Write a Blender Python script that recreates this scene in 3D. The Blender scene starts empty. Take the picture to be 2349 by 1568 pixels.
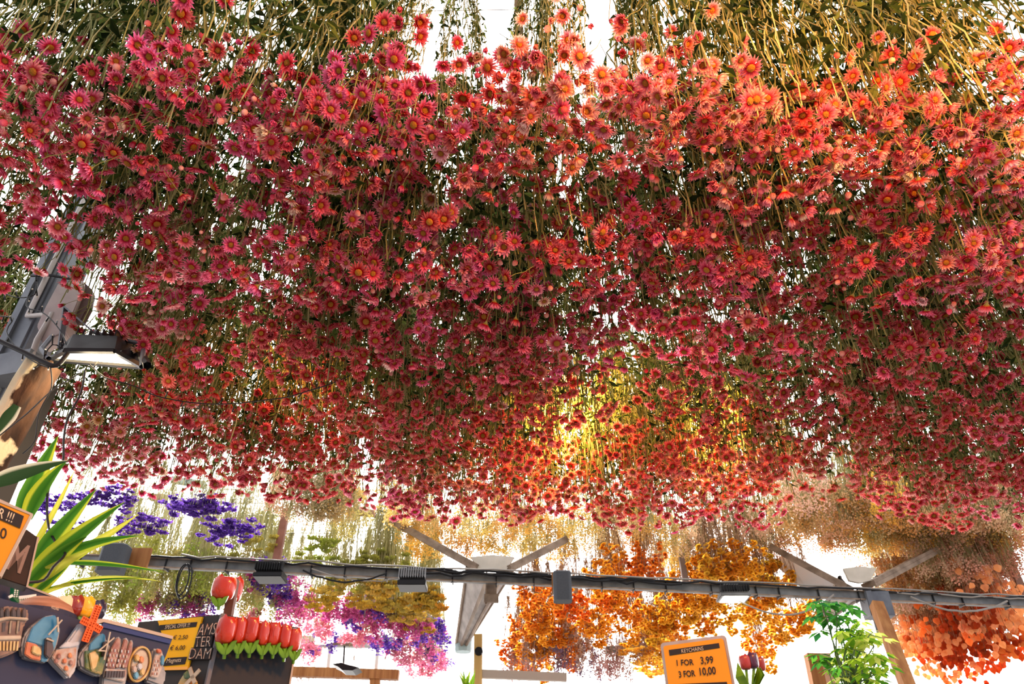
import bpy, bmesh, math, random
from mathutils import Vector, Matrix, Quaternion
random.seed(7)
C = bpy.context.scene.collection
S = bpy.context.scene
# ---------------------------------------------------------------- camera
EYE = Vector((0, 0, 1.55)); F = 1700.0; PITCH = math.radians(36)
cam = bpy.data.cameras.new('camera'); cam.sensor_width = 36; cam.lens = F / 2349 * 36
cam.clip_start = 0.02; cam.clip_end = 300
co = bpy.data.objects.new('camera', cam); C.objects.link(co)
co.location = EYE; co.rotation_euler = (math.radians(90) + PITCH, 0, 0); S.camera = co
cam.dof.use_dof = True; cam.dof.focus_distance = 1.75; cam.dof.aperture_fstop = 11.0
# ---------------------------------------------------------------- sky, sun, exposure
W = bpy.data.worlds.new('sky'); S.world = W; W.use_nodes = True
nt = W.node_tree; nt.nodes.clear()
wo = nt.nodes.new('ShaderNodeOutputWorld'); bg = nt.nodes.new('ShaderNodeBackground')
tc = nt.nodes.new('ShaderNodeTexCoord'); sx = nt.nodes.new('ShaderNodeSeparateXYZ')
cr = nt.nodes.new('ShaderNodeValToRGB')
cr.color_ramp.elements[0].position = 0.0; cr.color_ramp.elements[0].color = (.065, .065, .075, 1)   # behind the camera the hall is dim
cr.color_ramp.elements[1].position = 1.0; cr.color_ramp.elements[1].color = (1, .95, .91, 1)     # ahead the sky is blinding
e_ = cr.color_ramp.elements.new(.5); e_.color = (.27, .27, .28, 1)
mr_ = nt.nodes.new('ShaderNodeMapRange'); mr_.inputs[1].default_value = -1; mr_.inputs[2].default_value = 1
nt.links.new(tc.outputs['Generated'], sx.inputs[0]); nt.links.new(sx.outputs['Y'], mr_.inputs[0]); nt.links.new(mr_.outputs[0], cr.inputs[0])
nt.links.new(cr.outputs[0], bg.inputs[0]); nt.links.new(bg.outputs[0], wo.inputs[0])
bg.inputs['Strength'].default_value = 6.4
sun = bpy.data.lights.new('sun', 'SUN'); sun.energy = 6.0; sun.angle = math.radians(3); sun.color = (1, .95, .88)
so = bpy.data.objects.new('sun', sun); C.objects.link(so)
so.rotation_euler = Vector((0.25, -0.55, -0.8)).to_track_quat('-Z', 'Y').to_euler()
S.view_settings.view_transform = 'Standard'; S.view_settings.look = 'None'
S.view_settings.exposure = 0.55; S.view_settings.gamma = 1.0; S.view_settings.use_curve_mapping = False
S.cycles.max_bounces = 7; S.cycles.diffuse_bounces = 4; S.cycles.transmission_bounces = 5; S.cycles.glossy_bounces = 2
S.cycles.caustics_reflective = False; S.cycles.caustics_refractive = False
S.cycles.use_denoising = True

# ---------------------------------------------------------------- helpers
def ray(px, py):
    x = (px - 1174.5) / F; y = (784 - py) / F
    c, s = math.cos(PITCH), math.sin(PITCH)
    return Vector((x, c - y * s, s + y * c))
def P(px, py, D):                       # the point seen at a pixel, D metres ahead of the camera
    d = ray(px, py); return EYE + d * (D / d.y)
def PZ(px, py, z):
    d = ray(px, py); return EYE + d * ((z - EYE.z) / d.z)
class Plane:                            # an upright plane through a point, running along a yaw
    def __init__(s, px, py, D, yaw, lean=0):
        s.o = P(px, py, D); a = math.radians(yaw)
        s.u = Vector((math.sin(a), math.cos(a), 0)); n = Vector((s.u.y, -s.u.x, 0))
        if n.dot(EYE - s.o) < 0: n = -n
        b = math.radians(lean); s.n = (n * math.cos(b) + Vector((0, 0, 1)) * math.sin(b)).normalized()
    def at(s, px, py, off=0.0):
        d = ray(px, py); t = (s.o + s.n * off - EYE).dot(s.n) / d.dot(s.n); return EYE + d * t
def put(name, me, mat, parent=None, loc=None):
    o = bpy.data.objects.new(name, me); C.objects.link(o)
    for m in (mat if isinstance(mat, (list, tuple)) else [mat]): me.materials.append(m)
    if parent: o.parent = parent
    if loc is not None: o.location = loc
    return o
def thing(name, label, cat, loc=(0, 0, 0), group=None):
    o = bpy.data.objects.new(name, None); C.objects.link(o); o.empty_display_size = .02
    o.location = loc; return tag(o, label, cat, group)
def tag(o, label, cat, group=None):
    o['label'] = label; o['category'] = cat
    if group: o['group'] = group
    return o
class MB:
    def __init__(s): s.v = []; s.f = []; s.m = []; s.t = []; s.cm = 0; s.ct = 0.0
    def vert(s, p, t=None): s.v.append(tuple(p)); s.t.append(s.ct if t is None else t); return len(s.v) - 1
    def face(s, *i): s.f.append(i); s.m.append(s.cm)
    def quad(s, a, b, c, d): i = [s.vert(p) for p in (a, b, c, d)]; s.face(*i)
    def tube(s, pts, r, n=3, cap=False):
        pts = [Vector(p) for p in pts]; rs = r if isinstance(r, (list, tuple)) else [r] * len(pts); rings = []
        d0 = (pts[-1] - pts[0]).normalized()
        ref = Vector((1, 0, 0)) if abs(d0.x) < .8 else Vector((0, 1, 0))
        for k, p in enumerate(pts):
            d = (pts[min(k + 1, len(pts) - 1)] - pts[max(k - 1, 0)])
            d = d.normalized() if d.length > 1e-9 else d0
            a = d.cross(ref)
            a = a.normalized() if a.length > 1e-6 else Vector((0, 0, 1)); b = d.cross(a)
            rings.append([s.vert(p + (a * math.cos(6.2832 * j / n) + b * math.sin(6.2832 * j / n)) * rs[k]) for j in range(n)])
        for k in range(len(rings) - 1):
            for j in range(n): s.face(rings[k][j], rings[k][(j + 1) % n], rings[k + 1][(j + 1) % n], rings[k + 1][j])
        if cap: s.face(*rings[0][::-1]); s.face(*rings[-1])
    def prism(s, poly, depth):          # poly: world points; depth: vector from the front to the back
        a = [s.vert(p) for p in poly]; b = [s.vert(Vector(p) + depth) for p in poly]; n = len(a)
        s.face(*a); s.face(*b[::-1])
        for k in range(n): s.face(a[k], b[k], b[(k + 1) % n], a[(k + 1) % n])
    def box(s, c, X, Y, Z):             # centre and three half-axes
        c = Vector(c); X, Y, Z = Vector(X), Vector(Y), Vector(Z)
        s.prism([c - X - Y - Z, c + X - Y - Z, c + X + Y - Z, c - X + Y - Z], Z * 2)
    def beam(s, a, b, w, h, up=Vector((0, 0, 1))):
        a, b = Vector(a), Vector(b); d = b - a; x = d.cross(up).normalized() * w / 2; z = x.cross(d).normalized() * h / 2
        s.box((a + b) / 2, x, z, d / 2)
    def ball(s, c, r, nu=8, nv=6, sq=(1, 1, 1), rot=None, tt=None):
        c = Vector(c); rows = []
        for i in range(nv + 1):
            th = math.pi * i / nv; row = []
            for j in range(nu):
                ph = 2 * math.pi * j / nu
                q = Vector((math.sin(th) * math.cos(ph) * sq[0], math.sin(th) * math.sin(ph) * sq[1], math.cos(th) * sq[2])) * r
                if rot: q = rot @ q
                row.append(s.vert(c + q, tt))
                if i in (0, nv): break
            rows.append(row)
        for i in range(nv):
            for j in range(nu):
                j2 = (j + 1) % nu
                if i == 0: s.face(rows[0][0], rows[1][j], rows[1][j2])
                elif i == nv - 1: s.face(rows[i][j2], rows[i][j], rows[nv][0])
                else: s.face(rows[i][j], rows[i + 1][j], rows[i + 1][j2], rows[i][j2])
    def lathe(s, prof, n=16, M=None, wob=None, cap=True):     # prof: (radius, z)
        rings = []
        for r, z in prof:
            rr = []
            for j in range(n):
                a = 2 * math.pi * j / n; q = r * (wob(a, z) if wob else 1)
                p = Vector((q * math.cos(a), q * math.sin(a), z)); rr.append(s.vert(M @ p if M else p))
            rings.append(rr)
        for k in range(len(rings) - 1):
            for j in range(n): s.face(rings[k][j], rings[k][(j + 1) % n], rings[k + 1][(j + 1) % n], rings[k + 1][j])
        if cap: s.face(*rings[0][::-1]); s.face(*rings[-1])
    def mesh(s, name='m', smooth=False):
        me = bpy.data.meshes.new(name); me.from_pydata(s.v, [], s.f); me.update()
        if any(s.t):
            at = me.attributes.new('tt', 'FLOAT', 'POINT'); at.data.foreach_set('value', s.t)
        if any(s.m): me.polygons.foreach_set('material_index', s.m)
        if smooth: me.polygons.foreach_set('use_smooth', [True] * len(s.f))
        return me
    def build(s, name, mat, parent=None, smooth=False, loc=None, bevel=0):
        me = s.mesh(name, smooth)
        if bevel:
            bm = bmesh.new(); bm.from_mesh(me); bmesh.ops.recalc_face_normals(bm, faces=bm.faces)
            bmesh.ops.bevel(bm, geom=bm.edges[:], offset=bevel, segments=2, affect='EDGES', clamp_overlap=True); bm.to_mesh(me); bm.free()
        if parent is not None and loc is None and parent.location.length > 0:
            me.transform(Matrix.Translation(-parent.location))
        elif parent is None and loc is None:            # top-level mesh: bring the origin to its base
            lo = Vector((min(v[0] for v in s.v) + max(v[0] for v in s.v), min(v[1] for v in s.v) + max(v[1] for v in s.v), 2 * min(v[2] for v in s.v))) / 2
            me.transform(Matrix.Translation(-lo)); loc = lo
        return put(name, me, mat, parent, loc)
# materials
def M(name, col, rough=.6, metal=0, noise=0, scale=20, col2=None, emit=0, bump=0, coat=0, spec=.22, stretch=None):
    m = bpy.data.materials.new(name); m.use_nodes = True; n = m.node_tree; b = n.nodes['Principled BSDF']
    b.inputs['Base Color'].default_value = (*col, 1); b.inputs['Roughness'].default_value = rough
    b.inputs['Metallic'].default_value = metal; b.inputs['Coat Weight'].default_value = coat
    b.inputs['Specular IOR Level'].default_value = spec
    if noise or col2:
        t = n.nodes.new('ShaderNodeTexCoord'); mp = n.nodes.new('ShaderNodeMapping'); nz = n.nodes.new('ShaderNodeTexNoise'); r = n.nodes.new('ShaderNodeValToRGB')
        if stretch: mp.inputs['Scale'].default_value = stretch
        n.links.new(t.outputs['Object'], mp.inputs[0]); n.links.new(mp.outputs[0], nz.inputs['Vector'])
        nz.inputs['Scale'].default_value = scale; nz.inputs['Detail'].default_value = 5
        r.color_ramp.elements[0].position = .35; r.color_ramp.elements[1].position = .65
        r.color_ramp.elements[0].color = (*col, 1); r.color_ramp.elements[1].color = (*(col2 or col), 1)
        n.links.new(nz.outputs[0], r.inputs[0]); n.links.new(r.outputs[0], b.inputs['Base Color'])
        if bump:
            bp = n.nodes.new('ShaderNodeBump'); bp.inputs['Strength'].default_value = bump; bp.inputs['Distance'].default_value = .01
            n.links.new(nz.outputs[0], bp.inputs['Height']); n.links.new(bp.outputs[0], b.inputs['Normal'])
    if emit:
        b.inputs['Emission Color'].default_value = (*col, 1); b.inputs['Emission Strength'].default_value = emit
    return m
def thin(name, ramp=None, col=None, trans=.45, tip=None, deep=None, rough=.7):
    """petal, leaf or stem: light passes through; 'tt' runs along the petal (or picks the shade of a stem)"""
    m = bpy.data.materials.new(name); m.use_nodes = True; n = m.node_tree; n.nodes.clear(); L = n.links.new
    out = n.nodes.new('ShaderNodeOutputMaterial'); mix = n.nodes.new('ShaderNodeMixShader'); mix.inputs[0].default_value = trans
    d = n.nodes.new('ShaderNodeBsdfDiffuse'); t = n.nodes.new('ShaderNodeBsdfTranslucent')
    L(d.outputs[0], mix.inputs[1]); L(t.outputs[0], mix.inputs[2]); L(mix.outputs[0], out.inputs[0])
    at = n.nodes.new('ShaderNodeAttribute'); at.attribute_name = 'tt'
    if ramp:
        r = n.nodes.new('ShaderNodeValToRGB')
        while len(r.color_ramp.elements) < len(ramp): r.color_ramp.elements.new(.5)
        for e, (p, c) in zip(r.color_ramp.elements, ramp): e.position = p; e.color = (*c, 1)
        L(at.outputs['Fac'], r.inputs[0]); src = r.outputs[0]
    else:
        oi = n.nodes.new('ShaderNodeObjectInfo')
        mul = n.nodes.new('ShaderNodeMix'); mul.data_type = 'RGBA'; mul.blend_type = 'MULTIPLY'; mul.inputs[0].default_value = 1
        L(oi.outputs['Color'], mul.inputs[6]); mul.inputs[7].default_value = (*(deep or (.75, .4, .5)), 1)
        tp = n.nodes.new('ShaderNodeMix'); tp.data_type = 'RGBA'; tp.inputs[0].default_value = .4 if tip is None else tip
        L(oi.outputs['Color'], tp.inputs[6]); tp.inputs[7].default_value = (1, .78, .72, 1)
        mr = n.nodes.new('ShaderNodeMapRange'); mr.inputs[1].default_value = .25; mr.inputs[2].default_value = .95
        L(at.outputs['Fac'], mr.inputs[0])
        mm = n.nodes.new('ShaderNodeMix'); mm.data_type = 'RGBA'
        L(mr.outputs[0], mm.inputs[0]); L(mul.outputs[2], mm.inputs[6]); L(tp.outputs[2], mm.inputs[7]); src = mm.outputs[2]
    L(src, d.inputs[0]); L(src, t.inputs[0]); return m
MAT = {}
MAT['petal'] = thin('papery_petal', tip=.23, trans=.5, deep=(.6,.14,.18))
MAT['heart'] = M('flower_heart', (.13, .045, .008), .9, noise=1, scale=400, col2=(.42, .19, .02))
MAT['stem'] = thin('dried_stem', ramp=[(0, (.12, .12, .04)), (.5, (.28, .29, .11)), (.85, (.50, .47, .24)), (1, (.22, .13, .07))], trans=.2)
MAT['leaf'] = thin('dried_leaf', ramp=[(0, (.012, .02, .008)), (.6, (.05, .085, .02)), (1, (.22, .28, .07))], trans=.3)
MAT['strawstem'] = thin('brown_stem', ramp=[(0, (.16, .08, .04)), (.5, (.38, .22, .12)), (1, (.62, .44, .30))], trans=.2)
MAT['fuzz'] = thin('small_blossom', tip=.10, trans=.70, deep=(.95, .9, .85))
MAT['band'] = M('rubber_band', (.45, .30, .16), .7)
MAT['wire'] = M('steel_wire', (.25, .25, .25), .4, 1)
MAT['black'] = M('black_plastic', (.012, .012, .014), .45)
MAT['steel'] = M('galvanised_steel', (.12, .125, .13), .5, .4, 1, 9, (.24, .24, .235))
MAT['darksteel'] = M('painted_grey_steel', (.11, .12, .145), .55, .2, 1, 12, (.17, .185, .21))
MAT['alu'] = M('weathered_aluminium', (.17, .12, .085), .7, .1, 1, 14, (.36, .27, .20), stretch=(1, .2, 1))
MAT['wood'] = M('sawn_wood', (.26, .10, .03), .7, 0, 1, 8, (.40, .18, .06), stretch=(4, 4, .3))
MAT['white'] = M('white_paint', (.8, .8, .78), .5)
# ---------------------------------------------------------------- floor
fb = MB(); fb.box((0, 6, -.05), (14, 0, 0), (0, 14, 0), (0, 0, .05))
fl = fb.build('ground', M('paving', (.10, .09, .085), .8, 0, 1, 3, (.16, .15, .14))); fl['kind'] = 'structure'
# ---------------------------------------------------------------- daisy heads (face +Z)
def daisy(cup, layers, n, heart=.27, seed=0, curl=.0):
    r_ = random.Random(seed); b = MB()
    for L in range(layers):
        e = math.radians(cup + L * 15); ln = 1 - .13 * L; k = n - 2 * L
        for i in range(k):
            a = 2 * math.pi * (i + .5 * L + r_.uniform(-.22, .22)) / k; ee = e + r_.uniform(-.15, .15); l2 = ln * r_.uniform(.86, 1.06)
            rad = Vector((math.cos(a), math.sin(a), 0)); tan = Vector((-math.sin(a), math.cos(a), 0))
            def q(s, side, dz=0):
                el = ee + curl * s; return rad * (.16 + (l2 - .16) * s * math.cos(el)) + Vector((0, 0, (l2 - .16) * s * math.sin(el) + dz)) + tan * side
            w = 3.0 / k
            i0 = b.vert(q(0, -w * .3), 0); i1 = b.vert(q(0, w * .3), 0)
            m0 = b.vert(q(.62, -w * .5, .02), .62); m1 = b.vert(q(.62, 0, -.03), .6); m2 = b.vert(q(.62, w * .5, .02), .62); tp = b.vert(q(1, 0), 1)
            b.face(i0, i1, m1); b.face(i0, m1, m0); b.face(i1, m2, m1); b.face(m0, m1, tp); b.face(m1, m2, tp)
    b.cm = 1
    if heart:
        b.ball((0, 0, .06), heart, 9, 4, (1, 1, .55), tt=.5)
        for i in range(16):
            a = i * 2.4; rr = heart * math.sqrt(i / 16.0) * .95
            b.ball((rr * math.cos(a), rr * math.sin(a), .06 + .13 * (1 - i / 20)), .05, 4, 3, tt=.5)
    b.cm = 2; b.ct = .4
    b.tube([(0, 0, -.02), (0, 0, -.16), (.02, 0, -.3)], [.22, .12, .04], 6)
    b.tube([(.02, 0, -.3), (.12, .02, -.9), (.05, -.05, -1.8), (.2, .1, -2.8)], .035, 3)
    return b.mesh('daisy_head')
def budm(pt, seed):
    r_ = random.Random(seed); b = MB(); n = 10
    prof = [(.0, -.45), (.30, -.36), (.46, -.08), (.42, .22), (.24, .42 + pt * .5), (.02, .5 + pt)]
    rings = []
    for k, (r, z) in enumerate(prof):
        ring = []
        for j in range(n * 2):
            a = math.pi * j / n + .3 * k; q = r * (1.0 if j % 2 else .86); ring.append(b.vert((q * math.cos(a), q * math.sin(a), z), .2 + .8 * k / 5))
        rings.append(ring)
    for k in range(5):
        for j in range(n * 2): b.face(rings[k][j], rings[k][(j + 1) % (2 * n)], rings[k + 1][(j + 1) % (2 * n)], rings[k + 1][j])
    b.cm = 2; b.ct = .4
    b.tube([(0, 0, -.4), (.1, .02, -1.2), (.02, -.1, -2.2), (.2, .1, -3.2)], .04, 3)
    return b.mesh('daisy_bud')
PET = [MAT['petal'], MAT['heart'], MAT['stem']]
OPEN = [daisy(6, 3, 17, seed=1), daisy(16, 3, 16, seed=2), daisy(24, 3, 15, seed=3, curl=.3), daisy(-4, 2, 18, .3, seed=4, curl=-.2), daisy(34, 3, 15, .26, seed=5, curl=.5)]
CUP = [daisy(50, 3, 13, .22, seed=6, curl=.6), daisy(62, 2, 12, .2, seed=7, curl=.5)]
BUD = [budm(.12, 1), budm(0, 2)]
for me in OPEN + CUP + BUD:
    for m in PET: me.materials.append(m)
def stems_mesh(seed, R=.105, H=.62, n=84, rtop=.045, seg=10, sr=.0012, wav=.012, leaves=0):
    r_ = random.Random(seed); b = MB(); lf = MB()
    for i in range(n):
        a = r_.uniform(0, 6.283); rr = R * math.sqrt(r_.random()); z0 = .03 + .20 * r_.random(); a2 = a + r_.uniform(-.5, .5)
        top = Vector((math.cos(a2) * rtop * r_.random(), math.sin(a2) * rtop * r_.random(), H + r_.uniform(0, .03)))
        bot = Vector((math.cos(a) * rr, math.sin(a) * rr, z0)); f1, f2, p1, p2 = r_.uniform(8, 26), r_.uniform(8, 26), r_.uniform(0, 6), r_.uniform(0, 6)
        pts = []
        for k in range(seg + 1):
            s = k / seg; w = wav * math.sin(math.pi * min(1, s * 1.05)) * r_.uniform(.7, 1.3)
            q = bot.lerp(top, s); rad = math.sin(math.pi * s) * .022
            pts.append(q + Vector((math.cos(a) * rad + w * math.sin(f1 * s + p1), math.sin(a) * rad + w * math.sin(f2 * s + p2), 0)))
        b.ct = r_.random() * .9; b.tube(pts, sr * r_.uniform(.7, 1.3), 3)
        for k in range(leaves):
            j = r_.randrange(1, seg); p = pts[j]; d = Vector((r_.uniform(-1, 1), r_.uniform(-1, 1), r_.uniform(-1.2, .3))).normalized(); l = r_.uniform(.014, .034)
            sd = d.cross(Vector((r_.uniform(-1, 1), r_.uniform(-1, 1), r_.uniform(-1, 1)))).normalized() * l * .2; lf.ct = r_.random() ** 1.5
            nn = d.cross(sd).normalized() * l * .2
            m0 = p + d * l * .5 + nn; i4 = [lf.vert(x) for x in (p, m0 + sd, p + d * l + nn * .3, m0 - sd)]; lf.face(*i4)
    return b.mesh('stems'), lf.mesh('leaves')
STEMV = [stems_mesh(s, leaves=7) for s in range(6)]
for a_, l_ in STEMV: a_.materials.append(MAT['stem']); l_.materials.append(MAT['leaf'])
bb = MB(); bb.lathe([(.044, .575), (.050, .58), (.050, .60), (.044, .605)], 12, cap=False); BANDM = bb.mesh('tie'); BANDM.materials.append(MAT['band'])
PINKS = {  # palettes of (weight, colour)
 'pink': [(5, (.82, .05, .20)), (3, (.88, .10, .38)), (2, (.62, .02, .06)), (1.6, (.88, .28, .38)), (.35, (.9, .80, .62))],
 'crimson': [(5, (.60, .015, .045)), (4, (.74, .03, .11)), (1.5, (.82, .07, .20)), (.7, (.88, .28, .34)), (.15, (.9, .8, .65))],
 'rosy': [(3, (.84, .07, .28)), (3, (.86, .15, .34)), (3, (.88, .36, .42)), (1, (.68, .02, .07)), (.6, (.9, .8, .66))],
 'blush': [(4, (.90, .36, .42)), (3, (.93, .50, .48)), (3, (.86, .16, .28)), (1, (.78, .04, .10)), (1, (.95, .82, .60))],
 'red': [(5, (.74, .025, .035)), (3, (.80, .07, .10)), (2, (.84, .18, .16)), (1, (.86, .38, .30))],
 'lamp_tinted': [(4, (.84, .13, .10)), (4, (.88, .28, .20)), (3, (.92, .52, .40)), (1, (.78, .03, .04)), (.6, (.92, .80, .55))],  # pink daisies with the orange lamp glow mixed into their petal colour
}
def pick(pal):
    t = random.uniform(0, sum(w for w, _ in pal))
    for w, c in pal:
        t -= w
        if t <= 0: break
    k = random.uniform(.88, 1.1); return (min(c[0] * k, 1), min(c[1] * k * random.uniform(.8, 1.2), 1), min(c[2] * k * random.uniform(.8, 1.2), 1), 1)
ORD = ['first', 'second', 'third', 'fourth', 'fifth', 'sixth', 'seventh', 'eighth', 'ninth', 'tenth', 'eleventh', 'twelfth', 'thirteenth', 'fourteenth', 'fifteenth', 'sixteenth', 'seventeenth', 'eighteenth', 'nineteenth', 'twentieth', 'twenty-first', 'twenty-second', 'twenty-third', 'twenty-fourth', 'twenty-fifth', 'twenty-sixth', 'twenty-seventh', 'twenty-eighth', 'twenty-ninth', 'thirtieth', 'thirty-first', 'thirty-second', 'thirty-third', 'thirty-fourth']
ORD += ['%s-%s' % (t_, o_) for t_ in ('thirty', 'forty', 'fifty', 'sixty') for o_ in ORD[:9]][4:]
def daisy_bunch(x, y, z, pal, label, nf, R=.11, zh=.29, sparse=0, small=1.0, whites=0, slim=1.0, tall=1.0):
    t = thing('hanging_daisy_bunch', label, 'dried flowers', (x, y, z), 'pink daisy bunches hanging in rows')
    t.rotation_euler = (random.uniform(-.06, .06), random.uniform(-.06, .06), random.uniform(0, 6.28))
    st, lf = random.choice(STEMV)
    for nm, me in (('stems', st), ('leaves', lf), ('tie', BANDM)):
        o = bpy.data.objects.new(nm, me); C.objects.link(o); o.parent = t
        q_ = R / .105 * slim if nm != 'tie' else slim; o.scale = (q_, q_, tall)
    pal = PINKS[pal]
    for i in range(nf):
        a = random.uniform(0, 6.283); u = random.random(); rr = R * random.random() ** .5
        zz = zh * random.random() ** 1.3 * (1 - .15 * rr / R) - .03 * (1 - rr / R)
        q = random.random()
        if q < .70: me = random.choice(OPEN); s = random.uniform(.0185, .0275); nm = 'flower_head'
        elif q < .84: me = random.choice(CUP); s = random.uniform(.015, .021); nm = 'flower_head'
        else: me = random.choice(BUD); s = random.uniform(.009, .016); nm = 'flower_bud'
        o = bpy.data.objects.new(nm, me); C.objects.link(o); o.parent = t
        d = Vector((math.cos(a) * rr / R * .75 + random.gauss(0, .35), math.sin(a) * rr / R * .75 + random.gauss(0, .35), -1 + random.uniform(0, .35)))
        qn = d.to_track_quat('Z', 'X'); o.rotation_mode = 'QUATERNION'; o.rotation_quaternion = qn @ Quaternion((0, 0, 1), random.uniform(0, 6.28))
        o.location = (rr * math.cos(a), rr * math.sin(a), zz); o.scale = (s * small,) * 3
        c = pick(pal)
        if random.random() < whites: c = (.92, .85, .68, 1)
        if nm == 'flower_bud' and random.random() < .55: c = (.9, .55, .5, 1)
        o.color = c
    return t
# rows of the canopy: (distance ahead, slant, spacing, drop, list of palettes)
ROWS = [(.64, .00, .17, 2.70), (.93, .00, .128, 2.67), (1.24, .02, .14, 2.65), (1.56, .03, .15, 2.645), (1.88, .05, .16, 2.64), (2.20, .07, .18, 2.63), (2.46, .08, .18, 2.665), (2.70, .08, .17, 2.70)]
POSTXY = (-1.33, 1.66)
def canopy():
    for k, (D, sl, sp, z) in enumerate(ROWS):
        lo, hi = -(.72 * D + .36), (.74 * D + .40)
        if k == 0: lo, hi = -.95, .9
        n = int((hi - lo) / sp); idx = 0
        for i in range(n + 1):
            x = lo + i * sp + random.uniform(-.035, .035); y = D + sl * x + random.uniform(-.05, .05); zz = z + random.uniform(-.05, .05)
            e = zz - EYE.z; px = 1174.5 + F * x / (y * math.cos(PITCH) + e * math.sin(PITCH))
            if (x - POSTXY[0]) ** 2 + (y - POSTXY[1]) ** 2 < .23 ** 2: continue
            if any(k == g and abs(px - gx) < 62 for g, gx in ((2, 560), (3, 548), (4, 545), (2, 50), (3, 55), (4, 1740), (4, 1410), (5, 1400))): continue
            if k == 7 and px > 1790: continue
            if k == 6 and 1850 < px < 2060: continue
            if k == 7 and px < 830: continue
            if k == 6 and px < 200: continue
            nf = 78; w = 0
            if k == 0: nf = 0
            if k == 1: pal = random.choice(['pink', 'rosy', 'pink', 'blush']) if px < 900 else random.choice(['rosy', 'blush', 'lamp_tinted', 'blush']); zz += .02; nf = 98
            elif k == 2: pal = random.choice(['crimson', 'pink', 'rosy', 'pink']); nf = 90
            elif k == 3: pal = random.choice(['crimson', 'pink', 'crimson']); nf = 92
            elif k == 4: pal = random.choice(['crimson', 'red', 'crimson']); nf = 92
            elif k == 5: pal = random.choice(['lamp_tinted', 'red', 'lamp_tinted']) if 1000 < px < 2050 else 'red'; nf = 94  # orange palette paints the lamp glow onto the middle bunches
            elif k == 6: pal = random.choice(['lamp_tinted', 'lamp_tinted', 'red']) if 900 < px < 2050 else random.choice(['rosy', 'red', 'crimson']); nf = 92
            else: pal = random.choice(['crimson', 'crimson', 'red', 'pink']); nf = 86
            if k >= 5 and px < 480: pal = random.choice(['rosy', 'blush', 'red', 'rosy'])
            if k == 1 and 620 < px < 830: w = .3
            if k == 3 and px < 420: w = .3
            if k == 0:
                continue
            idx += 1
            nm = {'pink': 'pink', 'rosy': 'rosy', 'blush': 'pale blush', 'crimson': 'crimson', 'red': 'red', 'lamp_tinted': 'lamp_tinted'}[pal]
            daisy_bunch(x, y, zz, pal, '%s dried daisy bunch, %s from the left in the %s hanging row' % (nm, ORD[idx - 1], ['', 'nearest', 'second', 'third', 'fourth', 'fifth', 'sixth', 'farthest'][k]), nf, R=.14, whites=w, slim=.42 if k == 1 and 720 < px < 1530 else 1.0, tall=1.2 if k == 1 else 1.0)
        if k:
            b = MB(); b.tube([(lo - .3, D + sl * (lo - .3), z + .64 + .13 * (k == 1)), ((lo + hi) / 2, D + sl * (lo + hi) / 2, z + .625 + .13 * (k == 1)), (hi + .3, D + sl * (hi + .3), z + .64 + .13 * (k == 1))], .0015, 4)
            tag(b.build('hanging_wire', MAT['wire']), 'thin steel wire carrying the %s row of daisy bunches' % ['', 'nearest', 'second', 'third', 'fourth', 'fifth', 'sixth', 'farthest'][k], 'wire')
canopy()
# ---------------------------------------------------------------- dried bunches further back
def blob(b, kind, p, s, r_):
    rot = Vector((r_.gauss(0, .5), r_.gauss(0, .5), -1)).to_track_quat('Z', 'X')
    if kind == 'cup':
        ax = [rot @ Vector((math.cos(a), math.sin(a), .5)) for a in (0, 1.26, 2.51, 3.77, 5.03)]
        c = b.vert(p, .2)
        for a in range(5):
            u = b.vert(p + ax[a] * s * .8 + (ax[(a + 1) % 5] - ax[a]) * -.1 * s, .9); v = b.vert(p + (ax[a] + ax[(a + 1) % 5]) * s * .55, .7)
            w_ = b.vert(p + ax[(a + 1) % 5] * s * .75 + (ax[(a + 1) % 5] - ax[a]) * .1 * s, .9)
            b.face(c, u, v); b.face(c, v, w_)
    elif kind == 'speck':
        i = [b.vert(p + rot @ (Vector(q) * s), t) for q, t in (((0, 0, 1), .9), ((1, 0, 0), .6), ((0, 1, 0), .3), ((-1, 0, 0), .6), ((0, -1, 0), .3), ((0, 0, -1), .4))]
        for k in range(4): b.face(i[0], i[1 + k], i[1 + (k + 1) % 4]); b.face(i[5], i[1 + (k + 1) % 4], i[1 + k])
    elif kind == 'straw':
        for L in range(3):
            n = 9; e = .15 + L * .5
            for k in range(n):
                a = 6.283 * (k + .5 * L) / n + r_.uniform(-.1, .1)
                R_ = Vector((math.cos(a), math.sin(a), 0)); T_ = Vector((-math.sin(a), math.cos(a), 0)); l = s * (1 - .18 * L)
                q = [R_ * .2 * s + T_ * .08 * s, R_ * (l * .75 * math.cos(e)) + T_ * .30 * s + Vector((0, 0, l * .5 * math.sin(e))), R_ * (l * math.cos(e)) + Vector((0, 0, l * math.sin(e) * .9)), R_ * (l * .75 * math.cos(e)) - T_ * .30 * s + Vector((0, 0, l * .5 * math.sin(e))), R_ * .2 * s - T_ * .08 * s]
                b.face(*[b.vert(p + rot @ x, t) for x, t in zip(q, (.1, .6, 1, .6, .1))])
        b.cm = 1; b.ball(p + rot @ Vector((0, 0, s * .15)), s * .33, 6, 4, rot=rot, tt=.3); b.cm = 0
    elif kind == 'lantern':
        rows = []
        for r, z in ((.12, .75), (.75, .45), (1, 0), (.7, -.6), (.06, -1.25)):
            rows.append([b.vert(p + rot @ Vector((math.cos(1.0472 * j / 1.0) * r * (1 if j % 2 else .86), math.sin(1.0472 * j) * r * (1 if j % 2 else .86), -z)) * s, .3 + .25 * (z + 1)) for j in range(6)])
        for k in range(4):
            for j in range(6): b.face(rows[k][j], rows[k][(j + 1) % 6], rows[k + 1][(j + 1) % 6], rows[k + 1][j])
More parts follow.
